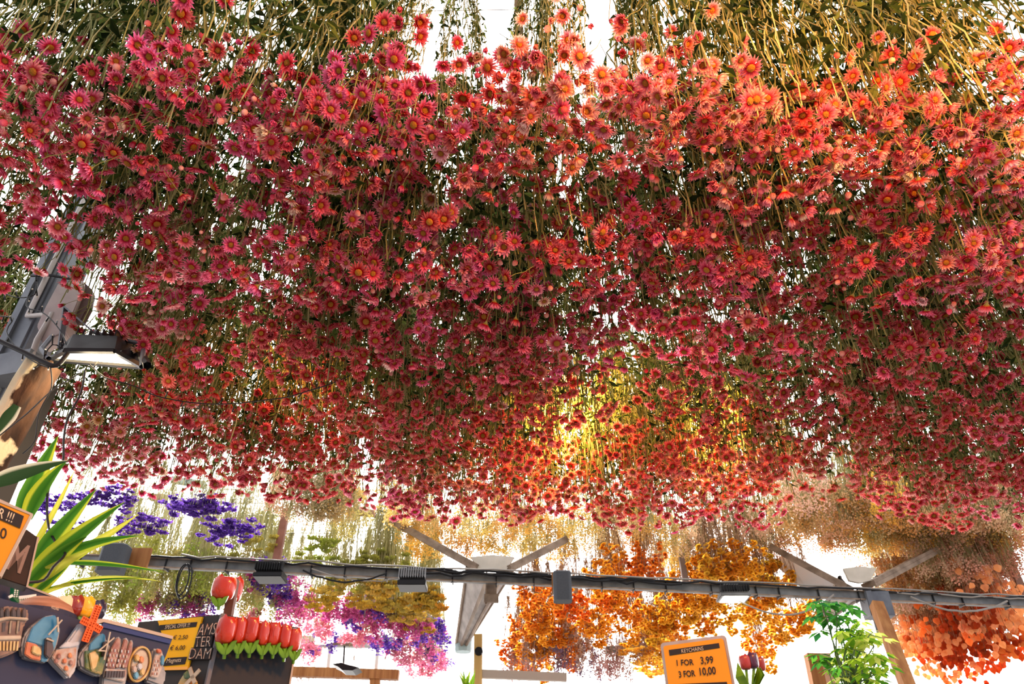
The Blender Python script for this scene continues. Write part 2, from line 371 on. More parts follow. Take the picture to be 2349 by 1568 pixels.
def spray(kind, seed):
    r_ = random.Random(seed); b = MB(); s = MB()
    cfg = dict(statice=(20, 28, .045, .12, .24, 'cup', .012), gyp=(34, 34, .05, .15, .30, 'speck', .0055), yarrow=(14, 46, .038, .11, .10, 'speck', .008), straw=(24, 5, .034, .11, .20, 'straw', .021),
               lantern=(19, 4, .06, .17, .34, 'lantern', .021), plume=(16, 36, .035, .12, .26, 'speck', .0062), flat=(22, 28, .04, .16, .10, 'cup', .012))[kind]
    nc, per, cr_, R, Z, bk, bs = cfg
    for c in range(nc):
        a = r_.uniform(0, 6.283); rr = R * math.sqrt(r_.random()); z = Z * r_.random(); c0 = Vector((rr * math.cos(a), rr * math.sin(a), z))
        for k in range(per):
            d = Vector((r_.gauss(0, 1), r_.gauss(0, 1), r_.gauss(0, 1))).normalized() * cr_ * r_.random() ** .5
            if kind in ('yarrow', 'flat'): d.z = -.3 * cr_ * (1 - (d.x ** 2 + d.y ** 2) / cr_ ** 2) + r_.uniform(-.003, .003)
            if kind == 'plume': d.z *= 1.8
            blob(b, bk, c0 + d, bs * r_.uniform(.75, 1.25), r_)
            if k % (3 if kind in ('gyp', 'plume') else 5) == 0:
                s.ct = r_.random(); s.tube([c0 + d, c0 + d * .4 + Vector((0, 0, cr_ * .8)), c0 + Vector((0, 0, cr_ * 1.8))], .0006, 3)
    hh = .60
    for i in range(46):
        a = r_.uniform(0, 6.283); rr = R * .95 * math.sqrt(r_.random()); s.ct = r_.random()
        p0 = Vector((rr * math.cos(a), rr * math.sin(a), Z * r_.random() * .8)); p1 = Vector((r_.gauss(0, .010), r_.gauss(0, .010), hh)); pts = []
        for k in range(7):
            u = k / 6; q = p0.lerp(p1, u); bow = .18 * math.sin(math.pi * u); q += Vector((math.cos(a), math.sin(a), 0)) * rr * bow + Vector((r_.gauss(0, .003), r_.gauss(0, .003), 0)); pts.append(q)
        s.tube(pts, .0013, 3)
    for i in range(16):
        s.ct = r_.random(); s.tube([(r_.gauss(0, .008), r_.gauss(0, .008), hh - .02), (r_.gauss(0, .02), r_.gauss(0, .02), hh + .08)], .0014, 3)
    return s.mesh('stems'), b.mesh('blossoms')
MAT['greenstem'] = thin('green_stem', ramp=[(0, (.05, .10, .05)), (.5, (.16, .24, .12)), (1, (.38, .42, .22))], trans=.25)
MAT['palestem'] = thin('pale_stem', ramp=[(0, (.30, .30, .12)), (.5, (.58, .56, .30)), (1, (.80, .74, .52))], trans=.5)
SPR = {}
def get_spray(kind, stem):
    key = (kind, stem)
    if key not in SPR:
        SPR[key] = [spray(kind, 100 + i) for i in range(3)]
        for a_, b_ in SPR[key]: a_.materials.append(MAT[stem]); b_.materials.append(MAT['fuzz']); b_.materials.append(MAT['heart'])
    return random.choice(SPR[key])
NAMES = dict(statice='statice', gyp='gypsophila', yarrow='yarrow', straw='strawflower', lantern='lantern_pod', plume='goldenrod', flat='statice')
def back_bunch(kind, px, py, D, col, label, stem='palestem', sc=1.0, group=None, jit=.08, base=None):
    t = thing('hanging_%s_bunch' % NAMES[kind], label, 'dried flowers', P(px, py, D), group)
    t.rotation_euler = (random.uniform(-.08, .08), random.uniform(-.08, .08), random.uniform(0, 6.28))
    st, bl = get_spray(kind, stem)
    for nm, me in (('stems', st), ('blossoms', bl)):
        o = bpy.data.objects.new(nm, me); C.objects.link(o); o.parent = t; o.scale = (sc,) * 3
        o.color = tuple(min(1, max(0, c * random.uniform(1 - jit, 1 + jit))) for c in col) + (1,)
        if nm == 'blossoms': o['kind'] = 'stuff'
    return t
def dist(py, h): return h / math.tan(PITCH - math.atan((py - 784) / F))
def batch(kind, spots, h, col, desc, where, stem='palestem', sc=1.0, jit=.08):
    if 'beige' in desc or 'dusty' in desc or 'goldenrod' in desc or 'golden yellow' in desc: spots = spots + [(q[0] + random.uniform(-25, 25), q[1] + random.uniform(-22, 22)) for q in spots]
    if kind == 'straw': spots = spots + [(q[0] + random.uniform(-25, 25), q[1] + random.uniform(8, 34)) for q in spots if q[1] > 1330]
    spots = sorted(spots); rows = {}
    for i, q in enumerate(spots):
        c = q[2] if len(q) > 2 else (random.choice(col) if isinstance(col, list) else col)
        D = max(round(dist(q[1], h) / .32), 1) * .32
        x = P(q[0], q[1], D).x; z = EYE.z + h + random.uniform(-.02, .02)
        t = back_bunch(kind, q[0], q[1], D, c, '%s, %s from the left %s' % (desc, ORD[i % len(ORD)], where), stem, sc, desc.replace(' bunch', ' bunches', 1) + ' ' + where, jit)
        t.rotation_euler[0] *= .15; t.rotation_euler[1] *= .15
        t.location = (x, D, z); rows.setdefault(D, []).append(x)
    for n, D in enumerate(sorted(rows)):
        zz = EYE.z + h + .60 * sc + .012; a, e = min(rows[D]) - .25, max(rows[D]) + .25
        b = MB(); b.tube([(a, D, zz), (e, D, zz)], .0022 if D < 4.5 else .003, 4)
        tag(b.build('hanging_wire', MAT['wire']), 'thin wire carrying each %s, %s wire from the front' % (desc.replace(' bunch', ''), ORD[n]), 'wire', 'hanging wires of the flower ceiling')
PUR, MAG, PNK = (.16, .05, .50), (.62, .10, .36), (.85, .35, .50)
YG, YEL, ORA, CRM, BGE, RUS = (.62, .66, .20), (.88, .66, .12), (1.0, .40, .012), (1.0, .74, .36), (.74, .58, .42), (.86, .20, .035)
batch('flat', [(420, 1165), (452, 1180), (480, 1205), (510, 1215), (548, 1232)], 1.62, PUR, 'deep purple statice bunch', 'below the left end of the pink canopy', sc=.78)
batch('flat', [(120, 1180), (205, 1160), (262, 1178), (300, 1200), (335, 1205), (160, 1195)], 1.66, PUR, 'violet statice bunch half hidden by yucca leaves', 'near the left edge', sc=.75)
batch('plume', [(180, 1395), (230, 1375), (270, 1400), (315, 1390), (360, 1380), (400, 1395), (440, 1385), (480, 1375), (240, 1345), (340, 1345), (300, 1425), (420, 1360)], 1.5, [YG, (.70, .70, .34)], 'yellow-green goldenrod bunch', 'under the beam above the magnet stand', 'palestem', 1.05)
batch('yarrow', [(540, 1285), (590, 1280), (735, 1275), (760, 1290), (700, 1285), (860, 1300), (820, 1310), (900, 1318)], 1.66, [YG, (.62, .64, .18)], 'lime yarrow bunch with long pale stems', 'just above the beam', 'palestem', .9)
batch('plume', [(600, 1275), (560, 1245), (470, 1265), (520, 1268), (440, 1290), (640, 1290)], 1.9, [(.72, .72, .42)], 'sparse straw-coloured grass bunch', 'hanging left of the brown rod', 'palestem', 1.0)
batch('plume', [(605, 1265), (852, 1275), (870, 1300), (905, 1305), (975, 1312)], 1.95, [(.16, .22, .12)], 'narrow dark green stem bunch', 'against the white sky', 'greenstem', .55)
batch('yarrow', [(745, 1385), (790, 1375), (830, 1382), (870, 1390), (900, 1385), (940, 1390), (985, 1385), (930, 1420), (975, 1425), (990, 1405), (860, 1362)], 1.5, [YEL, (.75, .68, .20), (.92, .78, .25)], 'golden yellow yarrow bunch', 'under the heater beam left of the gutter', 'palestem', .95)
batch('statice', [(590, 1345, MAG), (612, 1362, PUR), (640, 1385, PUR), (665, 1395, MAG), (690, 1425, MAG), (705, 1455, PNK), (735, 1465, PNK), (655, 1440, MAG), (700, 1490, PNK), (720, 1520, PNK), (740, 1505, PUR)], 1.5, MAG, 'magenta and violet statice bunch', 'right of the wooden tulips', 'palestem', .85)
batch('statice', [(770, 1420, MAG), (800, 1440, PUR), (825, 1410, MAG), (850, 1450, (.5, .06, .2)), (870, 1425, PUR), (895, 1470, MAG), (920, 1450, (.5, .06, .22)), (880, 1500, PUR), (910, 1510, MAG), (945, 1480, PUR), (960, 1450, MAG), (985, 1465, PUR), (935, 1530, PNK), (965, 1510, PNK), (990, 1500, MAG), (960, 1555, PNK), (990, 1545, (.7, .2, .4)), (815, 1465, PNK), (1000, 1560, PNK), (1005, 1520, PUR), (840, 1480, MAG)], 1.5, MAG, 'magenta pink statice bunch', 'in the mass left of the gutter', 'palestem', .95)
batch('straw', [(1215, 1400), (1235, 1440), (1195, 1480), (1165, 1530), (1240, 1490), (1290, 1400), (1290, 1470), (1330, 1420), (1330, 1490), (1380, 1345), (1390, 1400), (1370, 1450), (1430, 1385), (1260, 1445), (1490, 1315), (1478, 1345), (1200, 1540), (1250, 1520), (1410, 1330), (1300, 1510)], 1.5, [(1, .40, .01), (.95, .30, .008), (1, .52, .02)], 'deep orange strawflower bunch', 'between the gutter and the price sign', 'strawstem', .92)
batch('straw', [(1480, 1455), (1510, 1440), (1540, 1420), (1570, 1400), (1600, 1390), (1640, 1300), (1660, 1375), (1620, 1440), (1695, 1330), (1725, 1320), (1680, 1425), (1720, 1400), (1760, 1340), (1800, 1350), (1765, 1500), (1800, 1475), (1735, 1505), (1840, 1440), (1872, 1420), (1480, 1500), (1700, 1375), (1560, 1450), (1650, 1335), (1780, 1400), (1520, 1500), (1620, 1350), (1510, 1470)], 1.5, [(1, .56, .02), (1, .64, .05), (1, .46, .01)], 'bright orange-yellow strawflower bunch', 'around the grey lamp on the beam', 'strawstem', .92)
batch('flat', [(1490, 1530), (1460, 1520), (1500, 1550), (1550, 1500)], 1.45, [(1, .62, .06)], 'yellow strawflower spray', 'behind the price sign', 'strawstem', .9)
batch('gyp', [(690, 1185), (730, 1190), (760, 1205), (700, 1170), (770, 1170), (655, 1160)], 1.75, [(.86, .74, .56)], 'cream gypsophila bunch', 'below the red row at left', 'palestem', .9)
batch('gyp', [(780, 1200), (800, 1215), (930, 1215), (960, 1230), (1000, 1255), (1050, 1262), (1100, 1260), (1140, 1270), (1190, 1262), (1230, 1268), (1270, 1265), (1300, 1260), (970, 1260), (1080, 1240), (1160, 1250), (1210, 1240), (900, 1200)], 1.75, [(1, .74, .26), (1, .86, .50), (1, .80, .40)], 'warm yellow gypsophila bunch', 'between canopy and gutter', 'palestem', .85)
batch('gyp', [(1340, 1250), (1380, 1260), (1420, 1250), (1460, 1265), (1500, 1270), (1540, 1255), (1590, 1265), (1640, 1250), (1690, 1270), (1740, 1255), (1790, 1260), (1550, 1300), (1480, 1240), (1720, 1235)], 1.75, [(1, .78, .36), (1, .88, .66), (.95, .80, .60)], 'pale cream gypsophila bunch', 'above the orange strawflowers', 'palestem', .9)
batch('gyp', [(1825, 1230), (1870, 1220), (1900, 1250), (1940, 1240), (1980, 1225), (1970, 1190), (2020, 1220), (2030, 1265), (2070, 1240), (2110, 1225), (2140, 1260), (2170, 1230), (2210, 1245), (2250, 1230), (2290, 1255), (2335, 1240), (2200, 1280), (2310, 1290), (2250, 1275), (1850, 1190), (2090, 1195), (2240, 1200), (2335, 1200)], 1.8, [(.92, .76, .52), (.95, .80, .62), (1, .74, .36), (1, .70, .22)], 'beige gypsophila bunch', 'along the right below the crimson row', 'palestem', 1.05)
batch('gyp', [(2150, 1330), (2190, 1350), (2230, 1330), (2260, 1360), (2290, 1340), (2240, 1390), (2060, 1400), (2100, 1420), (2140, 1410), (2120, 1450), (2170, 1400), (2200, 1440), (2070, 1440), (2180, 1470)], 1.6, [(.72, .52, .38), (.85, .66, .52), (.9, .7, .55)], 'dusty brown gypsophila bunch', 'behind the slanting wooden post', 'palestem', 1.1)
batch('plume', [(2070, 1355), (2100, 1350), (2135, 1352), (2050, 1345), (2160, 1345)], 1.62, [(.55, .30, .12)], 'tan broom-grass bunch', 'right of the second gutter', 'strawstem', .9)
batch('lantern', [(2120, 1500), (2150, 1540), (2160, 1490), (2190, 1470), (2200, 1520), (2225, 1450), (2230, 1490), (2240, 1545), (2265, 1430), (2270, 1480), (2280, 1530), (2300, 1450), (2310, 1500), (2340, 1470), (2345, 1530), (2130, 1560), (2290, 1410), (2345, 1500), (2210, 1495), (2170, 1515), (2250, 1560), (2180, 1560), (2110, 1535)], 1.35, [(.80, .20, .04), (.98, .42, .12), (.62, .11, .02), (1, .60, .32)], 'rust-orange lantern pod bunch', 'in the lower right corner', 'strawstem', 1.1)
batch('plume', [(1230, 1550), (1270, 1545), (1310, 1550), (1350, 1560), (1390, 1545), (1330, 1530), (1420, 1565), (1450, 1550), (1190, 1568)], 1.35, [(.42, .34, .46), (.62, .50, .50)], 'faded lavender bunch', 'low behind the orange strawflowers', 'strawstem', 1.1)

batch('statice', [(330, 1425, MAG), (370, 1420, (.55, .2, .45)), (410, 1418, PUR), (450, 1412, MAG), (470, 1405, PUR), (440, 1430, MAG), (570, 1440, PNK)], 1.42, MAG, 'dusky magenta statice bunch', 'peeping over the charcoal cabinet', 'palestem', .7)
batch('plume', [(560, 1400), (590, 1420), (610, 1400), (575, 1350), (540, 1380), (625, 1430)], 1.5, [(.70, .66, .32)], 'straw-coloured grass bunch', 'behind the two upper wooden tulips', 'palestem', 1.0)
# ---------------------------------------------------------------- text on a plane
def lettering(name, s, A, B, T, n, mat, parent, th=.0008, weight=0.0, align='fit'):
    """letters whose baseline runs A to B and whose capitals reach T; n points out of the surface"""
    cu = bpy.data.curves.new('t', 'FONT'); cu.body = s; cu.extrude = .0; cu.offset = weight; cu.resolution_u = 3
    ob = bpy.data.objects.new('t', cu); C.objects.link(ob); dg = bpy.context.evaluated_depsgraph_get(); dg.update()
    me = bpy.data.meshes.new_from_object(ob.evaluated_get(dg)); bpy.data.objects.remove(ob); bpy.data.curves.remove(cu)
    xs = [v.co.x for v in me.vertices]; x0, x1 = min(xs), max(xs); cap = .70
    U = B - A; V = T - A
    for v in me.vertices:
        v.co = A + U * ((v.co.x - x0) / (x1 - x0)) + V * (v.co.y / cap) + n * th - (parent.location if parent else Vector())
    me.name = name; return put(name, me, mat, parent)
def poly_on(pl, pts, off=0): return [pl.at(x, y, off) for x, y in pts]
def slab(name, pl, pts, th, mat, parent=None, off=0, smooth=False, bevel=0):
    b = MB(); b.prism(poly_on(pl, pts, off + th), -pl.n * th); return b.build(name, mat, parent, smooth, bevel=bevel)
MAT['navy'] = M('navy_board', (.020, .024, .055), .6, 0, 1, 6, (.030, .034, .068))
MAT['slate'] = M('slate_board', (.028, .026, .026), .6, 0, 1, 8, (.045, .038, .036))
MAT['edge'] = M('cream_board_edge', (.38, .31, .25), .7)
MAT['blueband'] = M('blue_band', (.02, .035, .13), .5)
MAT['signorange'] = M('orange_sign', (.60, .235, .008), .5)
MAT['signyellow'] = M('yellow_sign', (.72, .39, .005), .5)
MAT['ink'] = M('black_ink', (.02, .015, .015), .6)
MAT['cream'] = M('cream_ink', (.60, .48, .33), .6)
MAT['tulipred'] = M('red_lacquer', (.34, .018, .005), .25, 0, 1, 30, (.42, .03, .007), coat=.6)
MAT['tulipgreen'] = M('green_lacquer', (.04, .12, .006), .3, 0, 1, 25, (.13, .28, .01), coat=.4)
# ---------------------------------------------------------------- steel post, trunk and lamp at the left
pp = P(112, 690, 1.66); POSTX, POSTY = pp.x, pp.y
post = thing('steel_post', 'grey painted square steel post at left with a white conduit strapped to it', 'post', (POSTX, POSTY, 0))
b = MB(); b.box((POSTX, POSTY, 1.75), (.038, -.012, 0), (.012, .045, 0), (0, 0, 1.75)); b.build('upright', MAT['darksteel'], post)
b = MB()
for s_ in (-1, 1): b.box((POSTX + s_ * .030 - .004, POSTY - .047, 1.75), (.012, -.003, 0), (.001, .003, 0), (0, 0, 1.75))
b.build('channel_lip', MAT['darksteel'], post)
b = MB(); b.tube([(POSTX + .01, POSTY - .060, z) for z in (3.5, 3.2, 2.95, 2.8)] + [P(120, 720, 1.56), P(85, 780, 1.55), P(68, 830, 1.54), P(62, 880, 1.55)], .0075, 8)
b.build('conduit', M('grey_pvc', (.42, .38, .37), .5), post, smooth=True)
b = MB(); q0, q1 = P(72, 632, 1.60), P(168, 640, 1.58); b.tube([q0, (q0 + q1) / 2 + Vector((0, -.01, 0)), q1], .004, 5); b.build('cable_tie', MAT['black'], post)
jb = Plane(150, 700, 1.56, 82)
t = thing('junction_box', 'pale mauve electrical box fixed to the steel post above the lit floodlight', 'electrical box', jb.at(130, 790, -.05))
slab('box_body', jb, [(133, 648), (190, 643), (192, 655), (176, 700), (150, 760), (96, 785), (84, 745), (105, 700)], .05, M('mauve_plastic', (.42, .35, .37), .55, 0, 1, 20, (.50, .43, .44)), t, -.05, bevel=.003)
slab('side_cover', jb, [(190, 643), (212, 664), (205, 700), (186, 735), (168, 730), (176, 700)], .03, M('brown_plastic', (.12, .07, .075), .5), t, -.045, bevel=.003)
b = MB(); b.beam(P(150, 705, 1.50), P(222, 768, 1.47), .014, .004); b.beam(P(150, 705, 1.50), P(138, 800, 1.48), .014, .004); b.build('bracket', MAT['darksteel'], t)
lamp = thing('floodlight', 'black floodlight glowing warm white on the left post', 'lamp', P(220, 832, 1.48))
rim = [P(150, 804, 1.42), P(262, 805, 1.42), P(326, 841, 1.54), P(112, 824, 1.54)]
top = [P(168, 766, 1.45), P(270, 770, 1.45), P(310, 800, 1.56), P(150, 790, 1.56)]
b = MB()
for k in range(4): b.quad(rim[k], rim[(k + 1) % 4], top[(k + 1) % 4], top[k])
b.quad(*top); b.build('housing', MAT['black'], lamp)
b = MB()
for k in range(4):
    b.beam(rim[k], rim[(k + 1) % 4], .010, .010)
for k in range(7):
    a, c = top[0].lerp(top[1], (k + .5) / 7), top[3].lerp(top[2], (k + .5) / 7); b.beam(a + Vector((0, 0, .008)), c + Vector((0, 0, .008)), .003, .018)
b.build('rim', MAT['black'], lamp)
b = MB(); g = [r.lerp(sum(rim, Vector()) / 4, .06) + Vector((0, 0, .004)) for r in rim]; b.prism(g, Vector((0, 0, .004)))
b.build('lens', M('lit_glass', (1, .80, .50), .3, emit=9), lamp)
b = MB(); b.tube([P(305, 800, 1.56), P(325, 815, 1.5), P(338, 838, 1.42)], .010, 6); b.build('end_cap', MAT['black'], lamp)
b = MB(); b.tube([P(112, 822, 1.43), P(95, 800, 1.47), P(120, 770, 1.55)], .006, 6); b.tube([P(325, 841, 1.43), P(330, 790, 1.5), P(240, 770, 1.56), P(215, 760, 1.56)], .006, 6); b.build('yoke', MAT['darksteel'], lamp)
def lamp_light(loc, col, power, size=.05, name='lamp_light', parent=None):
    l = bpy.data.lights.new(name, 'POINT'); l.energy = power; l.color = col; l.shadow_soft_size = size
    o = bpy.data.objects.new(name, l); C.objects.link(o); o.location = loc
    if parent: o.parent = parent; o.location = Vector(loc) - parent.location
lamp_light(P(215, 860, 1.49), (1, .82, .55), 2.0, .05, parent=lamp)
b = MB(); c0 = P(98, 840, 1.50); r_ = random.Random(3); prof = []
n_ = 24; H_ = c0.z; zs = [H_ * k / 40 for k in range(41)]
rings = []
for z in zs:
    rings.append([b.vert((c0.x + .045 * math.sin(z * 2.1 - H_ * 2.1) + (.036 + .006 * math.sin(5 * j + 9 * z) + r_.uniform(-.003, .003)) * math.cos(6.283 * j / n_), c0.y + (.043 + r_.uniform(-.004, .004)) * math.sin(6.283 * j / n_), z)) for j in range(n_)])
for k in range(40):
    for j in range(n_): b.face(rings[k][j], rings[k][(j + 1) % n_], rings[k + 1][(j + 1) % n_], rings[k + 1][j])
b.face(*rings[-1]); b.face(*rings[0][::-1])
mt = M('lamp_tinted_bark', (.018, .009, .006), .9, 0, 1, 30, (.07, .034, .018), bump=1.0, stretch=(1, 1, .4)); n_t = mt.node_tree
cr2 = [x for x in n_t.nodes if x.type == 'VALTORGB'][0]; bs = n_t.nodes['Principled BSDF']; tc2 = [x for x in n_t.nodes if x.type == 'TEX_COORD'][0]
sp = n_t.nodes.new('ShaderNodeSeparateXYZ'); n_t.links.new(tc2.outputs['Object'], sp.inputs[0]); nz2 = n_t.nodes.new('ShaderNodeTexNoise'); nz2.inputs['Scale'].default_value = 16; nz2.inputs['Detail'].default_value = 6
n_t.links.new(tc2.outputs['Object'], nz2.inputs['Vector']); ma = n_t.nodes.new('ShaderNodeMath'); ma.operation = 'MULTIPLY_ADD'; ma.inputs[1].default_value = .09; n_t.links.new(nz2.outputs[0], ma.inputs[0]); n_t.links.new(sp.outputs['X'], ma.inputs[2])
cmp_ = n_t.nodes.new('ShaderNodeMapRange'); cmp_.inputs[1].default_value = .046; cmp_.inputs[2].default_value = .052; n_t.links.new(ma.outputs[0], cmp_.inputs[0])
mx = n_t.nodes.new('ShaderNodeMix'); mx.data_type = 'RGBA'; n_t.links.new(cmp_.outputs[0], mx.inputs[0]); mx.inputs[6].default_value = (.60, .50, .33, 1); n_t.links.new(cr2.outputs[0], mx.inputs[7]); n_t.links.new(mx.outputs[2], bs.inputs['Base Color'])  # cream paints the lamp-lit left side, brown is the bark itself
tag(b.build('tree_trunk', mt, smooth=True), 'rough trunk, brown with its lamp-lit half coloured cream, below the lit floodlight', 'trunk')
b = MB(); b.box(P(25, 850, 1.58), (.075, -.02, 0), (.01, .03, 0), (0, 0, .035)); tag(b.build('support_bracket', MAT['darksteel']), 'dark steel bracket joining post and trunk at left edge', 'bracket')
b = MB(); zc = P(20, 868, 1.72).z / 2; xc = P(78, 930, 1.72).x; b.box((xc - .25, 1.74, zc), (.25, -.02, 0), (.01, .05, 0), (0, 0, zc)); tag(b.build('dark_cabinet', M('dark_panel', (.045, .042, .036), .6)), 'tall dark cabinet at the left edge behind the trunk', 'cabinet')
def cable(px, D, r, label, name='cable', mat='black', sag=None, smooth=3):
    Ds = D if isinstance(D, (list, tuple)) else [D, D]
    pts = [P(x, y, Ds[0] + (Ds[1] - Ds[0]) * k / (len(px) - 1)) for k, (x, y) in enumerate(px)]
    out = []
    for k in range(len(pts) - 1):
        p0, p1, p2, p3 = pts[max(k - 1, 0)], pts[k], pts[k + 1], pts[min(k + 2, len(pts) - 1)]
        for j in range(smooth):
            u = j / smooth; out.append(.5 * (2 * p1 + (p2 - p0) * u + (2 * p0 - 5 * p1 + 4 * p2 - p3) * u * u + (3 * p1 - p0 - 3 * p2 + p3) * u ** 3))
    out.append(pts[-1]); b = MB(); b.tube(out, r, 6)
    o = b.build(name, MAT[mat], smooth=True); tag(o, label, 'cable'); return o, out
def fairy(px, D, label, seed, step=2):
    o, pts = cable(px, D, .0016, label, 'fairy_light_string')
    r_ = random.Random(seed); b = MB(); g = MB()
    for k in range(1, len(pts) - 1, step):
        d = Vector((r_.uniform(-.5, .5), r_.uniform(-.5, .5), r_.choice((-1, -1, 1)))).normalized() * r_.uniform(.016, .03)
        b.tube([pts[k], pts[k] + d * .75], [.0013, .0022], 5, True); g.ball(pts[k] + d * .85, .0022, 6, 4)
    for nm, q, mt in (('bulb_holder', b, MAT['black']), ('bulb', g, M('clear_bulb', (.8, .75, .65), .15))):
        me = q.mesh(nm, True); me.transform(Matrix.Translation(-o.location)); put(nm, me, mt, o)
fairy([(205, 835), (240, 865), (285, 878), (320, 890), (360, 908), (420, 920), (480, 926), (540, 925), (600, 918), (660, 910), (710, 895), (760, 880), (800, 862)], [1.45, 1.72], 'black fairy light string sagging in front of the red daisies', 5)
fairy([(0, 668), (40, 682), (80, 675), (82, 640), (60, 700), (95, 715), (120, 735), (145, 770), (150, 800), (120, 790), (100, 830), (150, 840)], [1.52, 1.42], 'tangled black fairy light string wrapped round the steel post', 6, 2)
fairy([(0, 725), (30, 730), (15, 760), (40, 800), (80, 830), (110, 842)], [1.5, 1.44], 'short fairy light string looping at the left frame edge', 8, 3)
cable([(0, 782), (60, 810), (100, 830), (130, 838), (155, 810)], 1.42, .006, 'thick black cable running to the lit floodlight')
cable([(-10, 1005), (60, 950), (120, 895), (185, 855)], [1.2, 1.4], .0016, 'thin black cable slanting across the brown trunk')
cable([(195, 850), (186, 900), (155, 960), (146, 1010), (144, 1060), (116, 1105), (108, 1150), (112, 1210), (135, 1255), (150, 1270), (122, 1300), (100, 1330), (60, 1335)], [1.38, 1.15], .0022, 'black cable dangling from the floodlight in front of the yucca')
cable([(116, 842), (118, 890), (90, 945), (80, 1010), (52, 1040)], 1.42, .0014, 'thin dark cable hanging down along the trunk')
# ---------------------------------------------------------------- hidden warm lamps above the canopy
def can_lamp(loc, power, label, aim=Vector((0, .2, -1)), col=(1, .36, .05)):
    t = thing('halogen_lamp', label, 'lamp', loc); loc = Vector(loc); R_ = aim.normalized().to_track_quat('-Z', 'Y').to_matrix().to_4x4(); Mx = Matrix.Translation(loc) @ R_
    b = MB(); b.lathe([(.02, .10), (.03, .09), (.035, .04), (.06, .0), (.057, .0), (.03, .04)], 16, Mx); b.build('shade', MAT['black'], t, smooth=True)
    b = MB(); b.ball(Mx @ Vector((0, 0, .01)), .018, 8, 6); b.build('bulb', M('amber_bulb', (1, .5, .12), .3, emit=20), t)
    b = MB(); b.tube([Mx @ Vector((0, 0, .1)), loc + Vector((0, .02, .25)), loc + Vector((0, .02, .6))], .003, 5); b.build('cord', MAT['black'], t)
    lamp_light(Mx @ Vector((0, 0, -.03)), col, power, .10, parent=t)
can_lamp((.36, .30, 2.74), 40, 'amber lamp above the nearest daisy row, just right of centre')
can_lamp((.98, .36, 2.74), 50, 'amber lamp above the nearest daisy row, at the right')
can_lamp((.20, 2.32, 3.06), 60, 'amber lamp glowing among the sixth daisy row, right of centre', col=(1, .50, .12))
can_lamp((.80, 2.40, 3.06), 60, 'amber lamp glowing among the sixth daisy row, further right', col=(1, .50, .12))
can_lamp((-.70, 2.0, 3.0), 6, 'amber lamp glowing among the fifth daisy row, left of centre', col=(1, .40, .10))
# ---------------------------------------------------------------- heater beam with its cables
BA, BB = P(150, 1283, 3.80), P(2420, 1388, 4.60)
def BP(px, dz=0, dy=0):                 # point on the beam under a pixel column
    lo, hi = 0.0, 1.0
    for _ in range(30):
        m = (lo + hi) / 2; q = BA.lerp(BB, m) - EYE; x = 1174.5 + F * q.x / (q.y * math.cos(PITCH) + q.z * math.sin(PITCH))
        if x < px: lo = m
        else: hi = m
    return BA.lerp(BB, lo) + Vector((0, dy, dz))
t = thing('service_beam', 'long galvanised beam crossing below the flower canopy with cables tied along it', 'beam', BA)
b = MB(); b.beam(BA, BB, .042, .042); b.build('rail', MAT['steel'], t)
b = MB(); b.beam(BA + Vector((0, -.025, -.024)), BB + Vector((0, -.025, -.024)), .010, .006); b.beam(BA + Vector((0, -.025, .024)), BB + Vector((0, -.025, .024)), .010, .006); b.build('rail_lip', MAT['alu'], t)
r_ = random.Random(4)
for k in range(26):
    b = MB(); q = BP(200 + k * 84 + r_.uniform(-20, 20), 0, 0); b.box(q, (.003, 0, 0), (0, .030, 0), (0, 0, .033)); b.tube([q + Vector((0, -.03, -.03)), q + Vector((r_.uniform(-.02, .02), -.04, -.05 - r_.random() * .02))], .0015, 4)
    b.build('cable_tie', MAT['black'], t)
def along(x0, x1, n, dz, amp, r, mat, label, sag=0, seed=0):
    r_ = random.Random(seed); b = MB(); pts = []
    for k in range(n + 1):
        u = k / n; pts.append(BP(x0 + (x1 - x0) * u, dz + r_.uniform(-amp, amp) - sag * 4 * u * (1 - u), -.042 - r_.random() * .012))
    b.tube(pts, r, 6); tag(b.build('cable', MAT[mat], smooth=True), label, 'cable')
MAT['greycable'] = M('grey_cable', (.30, .27, .24), .5)
along(330, 2400, 60, .022, .008, .006, 'black', 'black cable running the whole length of the steel beam', 0, 1)
along(420, 2400, 50, .034, .007, .005, 'greycable', 'grey cable tied on top of the steel beam', 0, 2)
along(960, 1560, 24, .005, .014, .007, 'black', 'thick black cable bundle on the beam at the gutter', 0, 3)
along(1000, 1500, 20, .026, .012, .006, 'black', 'second black cable loosely crossing the gutter end', .01, 9)
along(700, 890, 12, -.01, .003, .005, 'black', 'black cable sagging under the beam left of the finned heater', .055, 4)
along(720, 960, 12, -.005, .003, .0035, 'greycable', 'tan cable sagging under the beam left of the finned heater', .05, 5)
along(1650, 1905, 14, -.01, .002, .005, 'greycable', 'grey cable sagging below the beam between lit lamp and gutter', .13, 6)
along(2080, 2300, 14, 0, .003, .006, 'greycable', 'grey cable sagging below the beam at far right', .075, 7)
along(2050, 2349, 14, .02, .01, .005, 'greycable', 'pale cable wandering over the right end of the beam', 0, 8)
b = MB(); q = BP(437, -.02, -.05)
for dx, r in ((0, .055), (.012, .062)):
    b.tube([q + Vector((dx + math.sin(a) * r * .55, -.01 * math.cos(a), -r * 1.3 + math.cos(a) * r * 1.4)) for a in [6.2832 * k / 18 for k in range(19)]], .004, 6)
tag(b.build('cable_coil', MAT['black'], smooth=True), 'coiled spare black cable hanging from the left part of the beam', 'cable')
